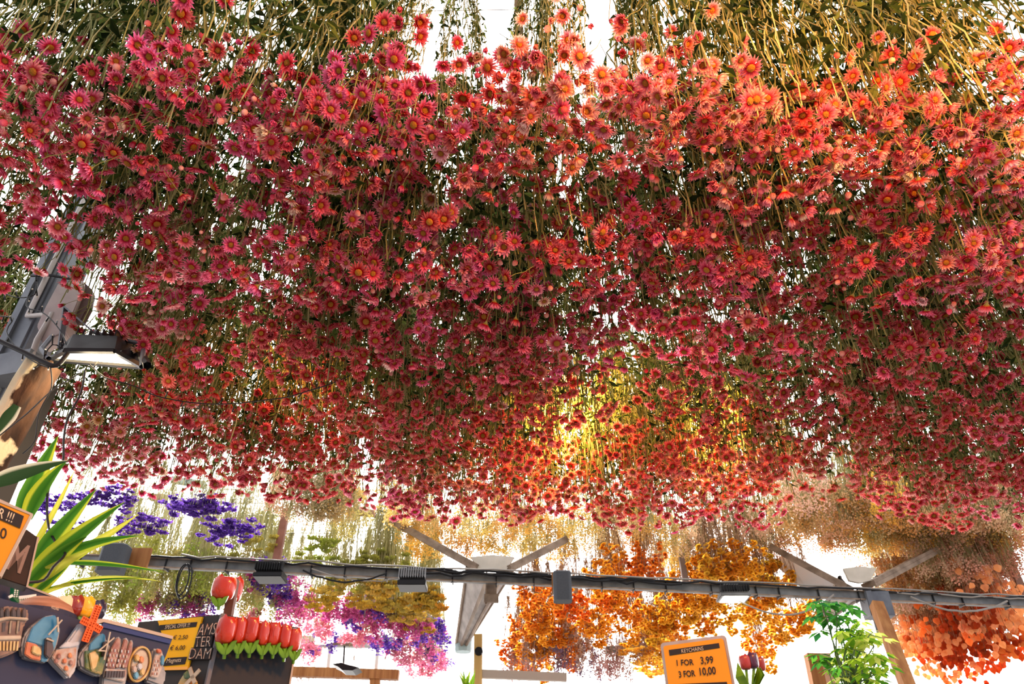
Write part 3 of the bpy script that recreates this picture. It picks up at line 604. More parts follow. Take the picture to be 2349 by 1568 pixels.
# speakers
def speaker(px0, px1, y0, y1, label, sidex):
    cx = (px0 + px1) / 2; D = BP(cx).y - .12; w = (P(px1, y1, D) - P(px0, y1, D)).length / 2
    c = P(cx, (y0 + y1) / 2, D); h = (P(cx, y0, D).z - P(cx, y1, D).z) / 2
    t = thing('loudspeaker', label, 'speaker', (c.x, c.y, c.z - h))
    def bx(z0, z1, w_, d_): 
        b = MB(); poly = []
        for a in range(40):
            th = 6.2832 * a / 40; poly.append((c.x + w_ * max(-1, min(1, 1.12 * math.cos(th))), c.y + d_ * max(-1, min(1, 1.25 * math.sin(th))), z1))
        b.prism(poly, Vector((0, 0, z0 - z1))); return b
    bx(c.z - h, c.z + h * .93, w, w * .8).build('cabinet', M('speaker_grille', (.05, .055, .065), .7, 0, 1, 500, (.075, .08, .09)), t)
    bx(c.z + h * .93, c.z + h, w * .96, w * .77).build('top_cap', M('speaker_cap', (.20, .21, .23), .5), t)
    b = MB(); b.box((c.x + sidex * w * .9, c.y + w * 1.1, c.z + h * .45), (w * 1.0, 0, 0), (0, .01, 0), (0, 0, h * .75)); b.build('mounting_board', MAT['wood'], t)
    b = MB(); b.beam((c.x, c.y + w * .7, c.z), (c.x, BP(cx).y, BP(cx).z), .02, .02); b.build('wall_bracket', MAT['darksteel'], t)
speaker(232, 290, 1252, 1314, 'grey loudspeaker at the left end of the steel beam', 1.4)
speaker(1269, 1311, 1312, 1379, 'grey loudspeaker on a wooden board right of the gutter', -.1)
def flood(px, w, h, label, lit=False, fins=False):
    q = BP(px, -.035, -.06); t = thing('floodlight', label, 'lamp', q + Vector((0, 0, -h)))
    b = MB(); b.prism([q + Vector(v) for v in ((-w * .9, -.05, 0), (w * .9, -.05, 0), (w * .9, .05, 0), (-w * .9, .05, 0))], Vector((0, 0, -h * .5)))
    b.prism([q + Vector(v) for v in ((-w, -.07, -h * .5), (w, -.07, -h * .5), (w, .06, -h * .5), (-w, .06, -h * .5))], Vector((0, 0, -h * .5))); b.build('housing', MAT['black'] if not lit else MAT['steel'], t, bevel=.003)
    b = MB()
    for k in range(12): b.box(q + Vector((-w * .92 + w * 1.84 * k / 11, -.055, .012)), (.0022, 0, 0), (0, .018, 0), (0, 0, h * .5))
    b.build('cooling_fins', M('fin_metal', (.30, .30, .31), .4, .5) if fins else MAT['black'], t)
    if lit:
        b = MB(); b.prism([q + Vector(v) for v in ((-w * .8, -.062, -h), (w * .8, -.062, -h), (w * .8, .05, -h), (-w * .8, .05, -h))], Vector((0, 0, -.004))); b.build('lens', M('lit_lens', (1, .95, .85), .3, emit=6), t)
    b = MB(); b.tube([q + Vector((-w * .5, 0, -.01)), q + Vector((-w * .5, 0, .05)), q + Vector((w * .5, 0, .05)), q + Vector((w * .5, 0, -.01))], .004, 5); b.build('yoke', MAT['steel'], t)
flood(633, .075, .045, 'small black floodlight under the beam above the wooden tulips')
flood(952, .075, .055, 'finned grey floodlight on the beam left of the gutter', fins=True)
flood(1672, .085, .035, 'lit grey floodlight under the beam among orange strawflowers', lit=True)
# ---------------------------------------------------------------- gutters with their slanting struts
def strut(pts, D0, D1, w, label):
    a, c = P(*pts[0], D0), P(*pts[1], D1); d = (c - a).normalized(); t = thing('roof_strut', label, 'strut', c)
    b = MB(); b.beam(a, c, w, .03); b.build('board', MAT['alu'], t)
    b = MB(); up = Vector((0, 0, 1)); x = d.cross(up).normalized()
    for s_ in (-.48, .48): b.beam(a + x * w * s_ - Vector((0, 0, .018)), c + x * w * s_ - Vector((0, 0, .018)), .010, .022)
    b.build('edge_rib', MAT['alu'], t)
strut([(905, 1195), (1100, 1303)], 4.50, 4.22, .10, 'weathered slanting strut rising left from the middle gutter')
strut([(1290, 1238), (1160, 1305)], 4.50, 4.22, .10, 'weathered slanting strut rising right from the middle gutter')
strut([(1775, 1255), (1950, 1348)], 4.75, 4.45, .10, 'pale slanting strut rising left from the right gutter')
strut([(2140, 1262), (1992, 1340)], 4.75, 4.45, .10, 'pale slanting strut rising right from the right gutter')
def gutter(xl, xr, y0, D, label, far, D1, drop=.0):
    t = thing('roof_gutter', label, 'gutter', P((xl + xr) / 2, y0 + 30, D)); cx = (xl + xr) / 2
    A_ = [P(xl, y0 + 5, D), P(xl + (cx - xl) * .35, y0 + 33, D), P(cx, y0 + 38, D), P(xr - (xr - cx) * .35, y0 + 33, D), P(xr, y0 + 5, D), P(cx, y0, D)]
    b = MB(); b.prism(A_, Vector((0, .02, 0))); b.build('end_plate', M('cream_metal', (.55, .50, .42), .5, 0, 1, 10, (.70, .64, .55)), t)
    Bp = [P(xl - 8, y0 + 25, D + .1), P(cx - 14, y0 + 62, D + .06), P(cx + 16, y0 + 62, D + .06), P(xr + 2, y0 + 25, D + .1)]
    E = [P(far[0] - 14, far[1] - 6, D1), P(far[0] - 4, far[1], D1), P(far[0] + 6, far[1], D1), P(far[0] + 12, far[1] - 10, D1)]
    up = Vector((0, 0, .012))
    for k, nm in ((0, 'gutter_side'), (1, 'gutter_bottom'), (2, 'gutter_side')):
        b = MB(); b.prism([Bp[k], Bp[k + 1], E[k + 1], E[k]], up); b.build(nm, MAT['gut'], t)
    b = MB()
    for k in range(4): b.tube([Bp[k], E[k]], .012, 6)
    b.build('rolled_edge', MAT['alu'], t)
MAT['gut'] = M('stained_gutter', (.16, .13, .12), .6, .2, 1, 16, (.34, .29, .26), stretch=(1, .3, 1))
gutter(1080, 1180, 1272, 4.2, 'stained grey valley gutter running back from the middle strut', (1060, 1485), 6.0)
gutter(1935, 2010, 1298, 4.42, 'cream ended valley gutter at the right above the green shrub', (1890, 1425), 5.6)
b = MB(); q = P(1128, 1350, 4.19); b.box(q, (.028, 0, 0), (0, .01, 0), (0, 0, .07)); b.box(q + Vector((0, -.02, -.06)), (.04, 0, 0), (0, .012, 0), (0, 0, .022)); b.box(q + Vector((-.03, -.012, 0)), (.004, 0, 0), (0, .01, 0), (0, 0, .09))
tag(b.build('mounting_plate', MAT['alu']), 'dull metal plate bolted below the beam at the middle gutter', 'bracket')
b = MB(); q = P(1063, 1476, 5.95); b.lathe([(.06, 0), (.065, .02), (.065, .09), (.06, .11)], 12, Matrix.Translation(q - Vector((0, 0, .06)))); tag(b.build('pipe_collar', M('pale_blue_pvc', (.45, .62, .66), .5), smooth=False), 'pale blue collar at the far end of the middle gutter', 'pipe')
b = MB(); b.prism([P(1800, 1268, 4.9), P(1935, 1332, 4.75), P(1925, 1350, 4.7), P(1868, 1372, 4.7), P(1772, 1290, 4.9)], Vector((0, .01, .004))); tag(b.build('roof_panel', M('white_panel', (.75, .77, .78), .5)), 'flat white roof panel left of the right gutter', 'panel')
b = MB(); q = BP(2005, -.05, 0); b.box(q, (.07, 0, 0), (0, .05, 0), (0, 0, .07)); b.box(q + Vector((-.05, -.05, -.05)), (.016, 0, 0), (0, .006, 0), (0, 0, .14)); tag(b.build('post_bracket', MAT['darksteel']), 'dark steel bracket where beam and wooden post meet at right', 'bracket')
b = MB(); b.beam(P(2010, 1385, 4.35), P(2108, 1640, 4.1), .062, .06, Vector((0, 1, 0))); tag(b.build('wooden_post', MAT['wood']), 'slanting orange-brown wooden post below the right gutter', 'post')
b = MB(); b.beam(P(1862, 1500, 5.5), P(1895, 1660, 5.5), .09, .08, Vector((0, 1, 0))); tag(b.build('wooden_post', MAT['wood']), 'distant orange wooden post left of the green shrub', 'post')
b = MB(); b.beam(P(1884, 1500, 5.7), P(1922, 1660, 5.7), .10, .08, Vector((0, 1, 0))); tag(b.build('wooden_post', M('pale_wood', (.55, .36, .25), .7, 0, 1, 8, (.62, .42, .30))), 'distant paler post close beside the orange wooden post', 'post')
b = MB(); b.beam(P(2300, 1255, 5.0), P(2352, 1375, 5.0), .05, .05, Vector((0, 1, 0))); tag(b.build('roof_bar', M('brown_bar', (.25, .13, .09), .7)), 'brown slanting bar in the white gap at far right', 'bar')
b = MB(); b.beam(P(657, 1168, 4.6), P(632, 1296, 4.4), .045, .03, Vector((0, 1, 0))); tag(b.build('wooden_lath', M('red_brown_wood', (.20, .075, .05), .7, 0, 1, 9, (.27, .11, .08))), 'reddish brown lath standing on the beam left of centre', 'lath')
b = MB(); b.beam(P(1562, 1272, 4.9), P(1574, 1345, 4.7), .035, .03, Vector((0, 1, 0))); tag(b.build('wooden_lath', M('grey_wood', (.20, .15, .13), .7)), 'short grey-brown stick above the beam among orange flowers', 'lath')
t = thing('timber_post', 'pale yellow timber post with a round hole below the middle gutter', 'post', P(1098, 1650, 5.2))
b = MB(); b.beam(P(1097, 1455, 5.2), P(1096, 1650, 5.2), .055, .05, Vector((0, 1, 0))); b.build('upright', M('pine', (.60, .38, .13), .7, 0, 1, 6, (.72, .48, .20), stretch=(4, 4, .3)), t)
b = MB(); q = P(1098, 1492, 5.16); b.lathe([(.0, 0), (.026, 0), (.028, .01), (.028, .04)], 18, Matrix.Translation(q) @ Matrix.Rotation(math.radians(-90), 4, 'X')); b.build('pipe_end', MAT['black'], t)
# white glazing bars of the roof
MAT['bar'] = M('white_bar', (.62, .63, .64), .5)
for k, (a, c, D0, D1, lb) in enumerate([((395, 1100), (470, 1112), 4.6, 4.6, 'pale teal glazing bar in the white gap at upper left'), ((770, 1128), (835, 1135), 4.6, 4.6, 'pale teal glazing bar under the red canopy'), ((345, 1140), (380, 1142), 4.6, 4.6, 'short tan glazing bar beside the purple statice'), ((800, 1172), (860, 1178), 4.6, 4.6, 'tan timber glazing bar below the red canopy')]):
    b = MB(); b.beam(P(*a, D0), P(*c, D1), .05, .035); tag(b.build('glazing_bar', [M('teal_bar', (.42, .55, .56), .5), M('tan_bar', (.45, .28, .20), .6)][k // 2]), lb, 'bar')
for k, (a, c, D0, D1, lb) in enumerate([((1010, 1190), (1290, 1340), 5.5, 5.5, 'thin wire crossing the sky right of the narrow stem bunches'), ((700, 30), (1300, 20), 1.05, 1.05, 'thin wire crossing the white gap at the top'), ((1030, 1380), (1300, 1345), 6.5, 6.5, 'thin wire behind the middle gutter')]):
    b = MB(); b.tube([P(*a, D0), P(*c, D1)], .0012 if D0 < 2 else .003, 4); tag(b.build('guy_wire', MAT['wire']), lb, 'wire')
b = MB(); b.beam(P(1190, -260, 1.35), P(1190, 110, 1.35), .03, .03, Vector((0, 1, 0))); tag(b.build('timber_upright', M('dull_brown_wood', (.16, .10, .06), .8)), 'dull brown timber between stem bundles at top centre', 'post')
# ---------------------------------------------------------------- far end of the hall, low in the picture
def bar(name, a, c, D, w, h, mat, label, cat): 
    b = MB(); b.beam(P(*a, D), P(*c, D), w, h, Vector((0, 1, 0)) if abs(a[0] - c[0]) < abs(a[1] - c[1]) else Vector((0, 0, 1))); tag(b.build(name, mat), label, cat)
bar('cross_rail', (665, 1470), (905, 1474), 6.6, .10, .07, MAT['bar'], 'far pale steel rail carrying a long lamp, below magenta statice', 'rail')
bar('cross_rail', (1390, 1490), (1530, 1484), 6.6, .05, .05, MAT['steel'], 'far grey rail left of the price sign', 'rail')
bar('cross_rail', (1100, 1545), (1300, 1553), 5.2, .04, .05, M('beige_rail', (.5, .42, .36), .6), 'low beige rail right of the timber post', 'rail')
bar('shelf_beam', (660, 1540), (915, 1548), 7.2, .08, .08, MAT['wood'], 'far wooden beam low behind the display box', 'beam')
bar('shelf_post', (860, 1548), (862, 1640), 7.2, .09, .06, MAT['wood'], 'short wooden post under the far wooden beam', 'post')
for k, x in enumerate((752, 862)): bar('steel_mullion', (x + 6, 1478), (x, 1541), 7.3, .03, .03, MAT['bar'], ['thin pale mullion left of the black pendant lamp', 'thin pale mullion right of the black pendant lamp'][k], 'mullion')
t = thing('tube_lamp', 'long glowing tube lamp below the far pale rail', 'lamp', P(750, 1478, 6.4))
b = MB(); b.tube([P(724, 1467, 6.4), P(765, 1468, 6.4)], .035, 10, True); b.build('tube', M('lit_tube', (1, .9, .72), .3, emit=3), t)
b = MB(); b.beam(P(715, 1473, 6.4), P(815, 1479, 6.4), .03, .015); b.build('batten', MAT['alu'], t)
t = thing('pendant_lamp', 'flat black pendant lamp hanging from the far rail', 'lamp', P(792, 1535, 6.5))
b = MB(); b.prism([P(x, y, 6.4) for x, y in ((762, 1522), (782, 1519), (800, 1524), (823, 1530), (808, 1537), (785, 1536), (775, 1528))], Vector((0, .18, 0))); b.build('shade', MAT['black'], t)
b = MB(); b.tube([P(788, 1520, 6.5), P(790, 1480, 6.5)], .008, 5); b.tube([P(790, 1480, 6.5), P(770, 1471, 6.6)], .008, 5); b.tube([P(790, 1480, 6.5), P(812, 1472, 6.6)], .008, 5); b.build('hanger', MAT['black'], t)
for k, x in enumerate((688, 712, 776, 806, 874, 902)):
    back_bunch('plume', x, 1567, 7.3, (.36, .20, .12), 'small brown dried bunch on the far wooden beam, %s from the left' % ORD[k], 'strawstem', .40)
t = thing('potted_grass', 'bright green grassy plant left of the timber post', 'plant', P(1070, 1600, 4.8)); r_ = random.Random(2)
MAT['grass'] = thin('grass_blade', ramp=[(0, (.08, .25, .02)), (1, (.45, .60, .05))], trans=.4)
for k in range(16):
    b = MB(); b.ct = r_.random(); x = 1070 + r_.uniform(-8, 8); tx = 1070 + r_.uniform(-22, 22); ty = 1528 + r_.uniform(0, 25)
    p0, p1 = P(x, 1600, 4.8), P(tx, ty, 4.8 + r_.uniform(-.05, .05)); m = p0.lerp(p1, .5) + Vector((r_.uniform(-.01, .01), 0, .01)); s_ = Vector((.008, r_.uniform(-.004, .004), 0))
    b.quad(p0 - s_, p0 + s_, m + s_, m - s_); i = [b.vert(v) for v in (m - s_, m + s_, p1)]; b.face(*i); b.build('blade', MAT['grass'], t)
# green shrub
MAT['shrub'] = thin('variegated_leaf', ramp=[(0, (.02, .12, .03)), (.5, (.10, .32, .03)), (.8, (.45, .62, .04)), (1, (.85, .85, .25))], trans=.4)
t = thing('umbrella_shrub', 'variegated green and yellow shrub in front of the right gutter', 'plant', P(1965, 1640, 3.6)); r_ = random.Random(9)
sb = MB(); lb = MB(); root = P(1965, 1640, 3.6); tips = [(1885, 1380, 0), (1905, 1440, .1), (1940, 1400, .1), (1915, 1500, .5), (1950, 1455, .6), (1980, 1440, .7), (1995, 1455, .9), (1960, 1490, .7), (1930, 1530, .6), (1990, 1500, .8), (1975, 1530, .7), (2010, 1520, .6), (2030, 1535, .5), (1900, 1535, .3), (1950, 1550, .8), (1910, 1380, .1), (1990, 1560, .7), (1930, 1470, .3), (1920, 1420, .15), (2000, 1550, .5), (1945, 1520, .6), (1970, 1465, .9), (1890, 1510, .2), (2005, 1480, .7), (1960, 1435, .5)]
for x, y, br in tips:
    c = P(x, y, 3.6 + r_.uniform(-.12, .12)); sb.ct = .4; mid = root.lerp(c, .55) + Vector((r_.uniform(-.03, .03), 0, .05)); sb.tube([root, mid, c], [.005, .004, .0025], 5)
    for w_ in range(3):
        cc = c + Vector((r_.uniform(-.05, .05), r_.uniform(-.06, .06), r_.uniform(-.05, .05))); sb.tube([c, cc], .0018, 4)
        for k in range(8):
            a = 6.283 * k / 8 + r_.uniform(-.2, .2); d = Vector((math.cos(a), math.sin(a) * .8, -.35 + r_.uniform(-.2, .2))).normalized(); l = r_.uniform(.05, .085); s_ = d.cross(Vector((0, 0, 1))).normalized() * l * .24
            lb.ct = min(1, max(0, br + .12 + r_.uniform(-.25, .25))); m = cc + d * l * .55; i = [lb.vert(v) for v in (cc + d * .012, m + s_, cc + d * l - Vector((0, 0, .008)), m - s_)]; m2 = lb.vert(m + Vector((0, 0, -.004))); lb.face(i[0], i[1], m2); lb.face(i[1], i[2], m2); lb.face(i[2], i[3], m2); lb.face(i[3], i[0], m2)
sb.build('branches', MAT['greenstem'], t); o = lb.build('leaves', MAT['shrub'], t)
# ---------------------------------------------------------------- magnet stand at the lower left
def SX(pts, ox=0, oy=1300, k=4.698): return [(ox + x / k, oy + y / k) for x, y in pts]
A = Plane(200, 1450, 1.05, 37)
stand = thing('magnet_stand', 'dark navy magnet stand tilted across the lower left corner', 'display stand', A.at(150, 1700, -.03))
slab('front_board', A, [(-80, 1345), (0, 1371), (222, 1431), (395, 1465), (300, 1720), (-80, 1720)], .012, MAT['navy'], stand, -.012)
slab('edge_strip', A, [(218, 1419), (240, 1418), (397, 1458), (396, 1465), (238, 1426), (222, 1431)], .016, MAT['edge'], stand, -.012)
slab('top_band', A, [(238, 1426), (394, 1466), (390, 1476), (232, 1437)], .002, MAT['blueband'], stand, .0005)
A0 = Plane(80, 1370, 1.22, 37)
sb0 = slab('back_board', A0, [(-80, 1285), (0, 1310), (50, 1340), (133, 1372), (135, 1440), (-80, 1400)], .01, MAT['navy'], stand, -.01)
slab('edge_strip', A0, [(50, 1338), (54, 1338), (134, 1369), (133, 1373), (50, 1342)], .012, MAT['edge'], stand, -.01)
cer = lambda n, a, b_, sc=60: M(n, tuple(x * .62 for x in a), .3, 0, 1, sc, tuple(x * .62 for x in b_), coat=.5)
CE = dict(grey=cer('ceramic_grey', (.30, .27, .26), (.45, .42, .40)), brown=cer('ceramic_brown', (.16, .07, .035), (.36, .19, .10), 90), brick=cer('ceramic_brick', (.30, .07, .03), (.50, .26, .18), 120), sky=cer('ceramic_sky', (.03, .22, .42), (.16, .42, .60), 25), orange=cer('ceramic_orange', (.60, .12, .02), (.85, .30, .08), 60),
          green=cer('ceramic_green', (.02, .10, .02), (.30, .28, .03), 90), white=cer('ceramic_white', (.50, .50, .54), (.72, .70, .70), 40), cream=cer('ceramic_cream', (.55, .42, .28), (.70, .58, .42), 60), dark=cer('ceramic_dark', (.03, .015, .012), (.10, .045, .03), 60), mix=cer('ceramic_mixed', (.55, .25, .12), (.62, .58, .52), 110), sail=M('orange_sail', (.62, .09, .01), .45), gold=cer('ceramic_gold', (.65, .35, .05), (.80, .60, .25), 80))
def magnet(name, label, pts, mat, th=.012, cat='magnet'):
    cx = sum(p[0] for p in pts) / len(pts); y1 = max(p[1] for p in pts)
    t = thing(name, label, cat, A.at(cx, y1, 0), 'souvenir magnets on the navy stand')
    slab('base', A, pts, th, CE[mat], t, .0008, bevel=.0025); return t
def det(t, nm, pts, mat, off, th=.003, bev=.001): return slab(nm, A, pts, th, CE[mat], t, off, bevel=bev)
def bars(t, nm, segs, mat, off, w=.0018):
    b = MB()
    for p, q in segs: b.beam(A.at(*p, off), A.at(*q, off), w, w * 1.4, A.n)
    return b.build(nm, CE[mat], t)
# canal bridge houses
t = magnet('bridge_house_magnet', 'brown magnet of gabled houses over an arched front, cut by the left edge', SX([(-90, 500), (0, 480), (30, 430), (120, 410), (180, 440), (250, 430), (300, 440), (318, 480), (310, 570), (262, 620), (240, 760), (228, 880), (120, 940), (0, 985), (-90, 990)]), 'brown')
for k, x in enumerate((20, 85, 150, 200, 265)): det(t, 'gable', SX([(x - 26, 540), (x - 26, 470), (x, 425 + 6 * (k % 2)), (x + 24, 465), (x + 24, 540)]), 'dark', .012, .004)
det(t, 'cornice', SX([(-60, 560), (90, 530), (310, 545), (308, 575), (100, 560), (-60, 600)]), 'cream', .0125, .004)
for x in (70, 150): det(t, 'pillar', SX([(x + 45, 570), (x + 60, 570), (x + 45, 720), (x + 30, 720)]), 'cream', .0125, .003)
for x in (35, 105, 190): det(t, 'window', SX([(x - 10, 600), (x + 30, 590), (x + 22, 690), (x - 14, 700)]), 'dark', .0125, .001, .0003)
det(t, 'quay', SX([(-60, 740), (236, 735), (228, 780), (-60, 790)]), 'cream', .0125, .003)
for k in range(6): bars(t, 'railing', [(SX([(0 + 38 * k, 800)])[0], SX([(0 + 36 * k, 900)])[0])], 'gold', .0135)
# blue windmill magnets
def blue_mag(label, pts, skyp, fieldp, f2, hub, arms, tower):
    t = magnet('windmill_scene_magnet', label, SX(pts), 'grey'); det(t, 'painted_sky', SX(skyp), 'sky', .0125, .003); det(t, 'painted_field', SX(fieldp), 'orange' if f2 else 'green', .0126, .003)
    det(t, 'painted_figures', SX([(x * .6 + hub[0] * .4 - 40, y * .55 + 400) for x, y in fieldp]) if f2 else SX([(960, 930), (1030, 900), (1070, 960), (1040, 1080), (990, 1110)]), 'gold', .0155, .003)
    det(t, 'mill_tower', SX(tower), 'dark', .0155, .006); bars(t, 'sails', [(SX([a])[0], SX([b_])[0]) for a, b_ in arms], 'cream', .0225, .0016)
blue_mag('blue sky magnet with windmill and orange tulip field, second from left', [(330, 640), (420, 580), (480, 530), (600, 510), (625, 560), (655, 640), (650, 720), (620, 850), (560, 960), (510, 1035), (450, 1020), (350, 1005), (250, 970), (235, 860), (260, 740)],
    [(350, 650), (470, 540), (600, 515), (622, 600), (648, 660), (600, 860), (500, 1025), (440, 1010), (470, 850), (290, 800)], [(290, 800), (400, 830), (445, 900), (440, 1010), (340, 990), (265, 940)], True, (560, 720), [((520, 730), (668, 570)), ((620, 540), (625, 700)), ((500, 770), (575, 800))], [(500, 760), (560, 755), (585, 880), (530, 990), (490, 950)])
blue_mag('blue and green windmill magnet lettered in yellow at its foot', [(950, 830), (1040, 740), (1100, 705), (1140, 720), (1155, 800), (1200, 830), (1180, 950), (1110, 1170), (1060, 1180), (960, 1140), (860, 1080), (845, 990), (880, 900)],
    [(970, 830), (1050, 745), (1105, 710), (1138, 730), (1140, 860), (960, 900)], [(915, 900), (1130, 880), (1150, 960), (1100, 1160), (1040, 1150), (920, 1090)], False, (1130, 860), [((1060, 905), (1230, 760)), ((1185, 700), (1120, 1000)), ((1060, 900), (1150, 905))], [(1120, 800), (1170, 800), (1170, 960), (1110, 960)])
t2 = bpy.data.objects['windmill_scene_magnet.001']
lettering('lettering', 'HOLLAND', *[A.at(*q, .016) for q in SX([(985, 1125), (1085, 1160), (990, 1095)])], A.n, CE['gold'], t2, .001)
# white windmill with orange sails
t = magnet('windmill_magnet', 'white windmill magnet with bright orange-red sails', SX([(880, 590), (930, 640), (870, 830), (850, 870), (830, 1090), (790, 1160), (745, 1210), (560, 1020), (530, 980), (600, 890), (690, 850), (760, 760)]), 'white')
det(t, 'village', SX([(600, 900), (700, 860), (830, 850), (815, 1060), (770, 1120), (740, 1185), (580, 1010), (560, 975)]), 'mix', .0125, .004)
det(t, 'gallery', SX([(640, 870), (720, 800), (780, 810), (860, 800), (850, 850), (740, 870)]), 'white', .0125, .006)
for x, y in ((640, 960), (700, 1010), (760, 950), (720, 1090), (770, 1030), (610, 1010)): det(t, 'little_house', SX([(x - 22, y + 25), (x - 22, y - 10), (x, y - 38), (x + 24, y - 8), (x + 22, y + 28)]), 'orange' if (x + y) % 4 else 'brick', .0165, .003)
b = MB(); hub = SX([(985, 620)])[0]
arms = [((1060, 420), 11), ((915, 800), 11), ((880, 565), 11), ((1085, 680), 11)]
for (x, y), w in arms:
    q = SX([(x, y)])[0]; a, c = A.at(*hub, .020), A.at(*q, .020); d = (c - a).normalized(); s_ = d.cross(A.n).normalized()
    b.beam(a, c, .0016, .0024, A.n)
    for s2 in (-1, 1): b.beam(a + s_ * .0042 * s2, c + s_ * .0042 * s2, .0014, .002, A.n)
    L = (c - a).length; n = int(L / .0028)
    for k in range(n + 1): m = a.lerp(c, k / n); b.beam(m - s_ * .0045, m + s_ * .0045, .0012, .0016, A.n)
    b.beam(a - A.n * .001, c - A.n * .001, .0085, .0008, A.n)
b.build('sails', CE['sail'], t)
# brick canal houses
t = magnet('canal_house_magnet', 'brick red magnet of three tall gabled canal houses', SX([(1100, 1300), (1130, 1060), (1180, 900), (1230, 800), (1270, 745), (1305, 760), (1310, 830), (1350, 755), (1385, 770), (1395, 830), (1415, 775), (1440, 800), (1430, 900), (1390, 1100), (1345, 1300)]), 'grey')
for pts in ([(1180, 920), (1225, 830), (1270, 760), (1300, 775), (1290, 900), (1240, 1100), (1150, 1080)], [(1305, 900), (1345, 770), (1380, 790), (1365, 930), (1300, 1080), (1250, 1090)], [(1380, 880), (1410, 790), (1432, 810), (1425, 900), (1370, 1090), (1310, 1080)]): det(t, 'facade', SX(pts), 'brick', .0125, .004)
det(t, 'shop_floor', SX([(1140, 1090), (1370, 1110), (1340, 1240), (1120, 1190)]), 'mix', .0125, .004)
for i in range(4):
    for j in range(6): x = 1200 + j * 36 - i * 18; y = 880 + i * 52 + j * 3; det(t, 'window', SX([(x, y), (x + 14, y), (x + 11, y + 30), (x - 3, y + 30)]), 'white' if (i + j) % 2 else 'cream', .0166, .001, .0002)
for k in range(7): x = 1150 + k * 30; bars(t, 'doorway', [(SX([(x, 1120)])[0], SX([(x - 9, 1190)])[0])], 'dark', .017, .003)
t = magnet('oval_magnet', 'oval bronze rimmed magnet with raised figures', [(320 + 27 * math.cos(a) - 9 * math.sin(a) * .8, 1522 + 43 * math.sin(a)) for a in [6.2832 * k / 28 for k in range(28)]], 'brown')
det(t, 'inlay', [(320 + 19 * math.cos(a) - 7 * math.sin(a) * .8, 1524 + 34 * math.sin(a)) for a in [6.2832 * k / 24 for k in range(24)]], 'cream', .0125, .002)
for x, y, m_ in ((316, 1508, 'gold'), (326, 1512, 'orange'), (322, 1528, 'white'), (310, 1534, 'mix'), (328, 1540, 'gold'), (314, 1548, 'sky')): det(t, 'raised_figure', [(x + 6 * math.cos(a), y + 9 * math.sin(a)) for a in [6.2832 * k / 10 for k in range(10)]], m_, .0143, .005, .0015)
b = MB(); ring = [A.at(320 + 24 * math.cos(a) - 8 * math.sin(a) * .8, 1523 + 39 * math.sin(a), .014) for a in [6.2832 * k / 36 for k in range(37)]]; b.tube(ring, .0016, 6); b.build('rim', CE['gold'], t)
t = magnet('house_front_magnet', 'grey magnet of one narrow house front with orange top, rightmost on the stand', SX([(1650, 880), (1690, 870), (1740, 880), (1770, 930), (1780, 1000), (1765, 1090), (1800, 1110), (1785, 1240), (1740, 1290), (1575, 1230), (1620, 1050)]), 'grey')
det(t, 'facade', SX([(1690, 900), (1735, 890), (1765, 960), (1750, 1090), (1700, 1200), (1620, 1180), (1660, 1000)]), 'mix', .0125, .004); det(t, 'orange_gable', SX([(1690, 880), (1740, 882), (1750, 930), (1700, 925)]), 'orange', .0165, .004)
det(t, 'arched_window', SX([(1740, 960), (1760, 940), (1780, 980), (1768, 1060), (1738, 1050)]), 'sky', .0165, .003)
for i in range(4):
    for j in range(3): x = 1680 + j * 24 - i * 12; y = 1000 + i * 45; det(t, 'window', SX([(x, y), (x + 12, y), (x + 9, y + 26), (x - 3, y + 26)]), 'brick' if (i + j) % 2 else 'white', .0166, .001, .0002)
# green perforated letter, tulip magnets and hat behind the board
b = MB(); b.prism(poly_on(A0, SX([(155, 172), (220, 178), (198, 330), (385, 308), (385, 352), (190, 380), (140, 330)]), .03), -A0.n * .012); t = thing('letter_ornament', 'green perforated letter with white dots behind the navy board', 'ornament', A0.at(40, 1378, .02)); b.build('letter', M('green_plastic', (.01, .13, .05), .4), t)
b = MB()
for k in range(7):
    for j in (0, 1): b.ball(A0.at(*SX([(172 + j * 26 - k * 3, 192 + k * 21)])[0], .0305), .0013, 6, 4)
for k in range(8):
    for j in (0, 1): b.ball(A0.at(*SX([(215 + k * 22, 345 - k * 3 + j * 20)])[0], .0305), .0013, 6, 4)
b.build('white_dots', MAT['white'], t)
b = MB()
for q0, q1 in (((155, 172), (220, 178)), ((198, 328), (387, 306)), ((95, 325), (135, 305))): b.beam(A0.at(*SX([q0])[0], .03), A0.at(*SX([q1])[0], .03), .003, .004)
b.build('white_edge', MAT['white'], t)
A1 = Plane(150, 1400, 1.16, 37)
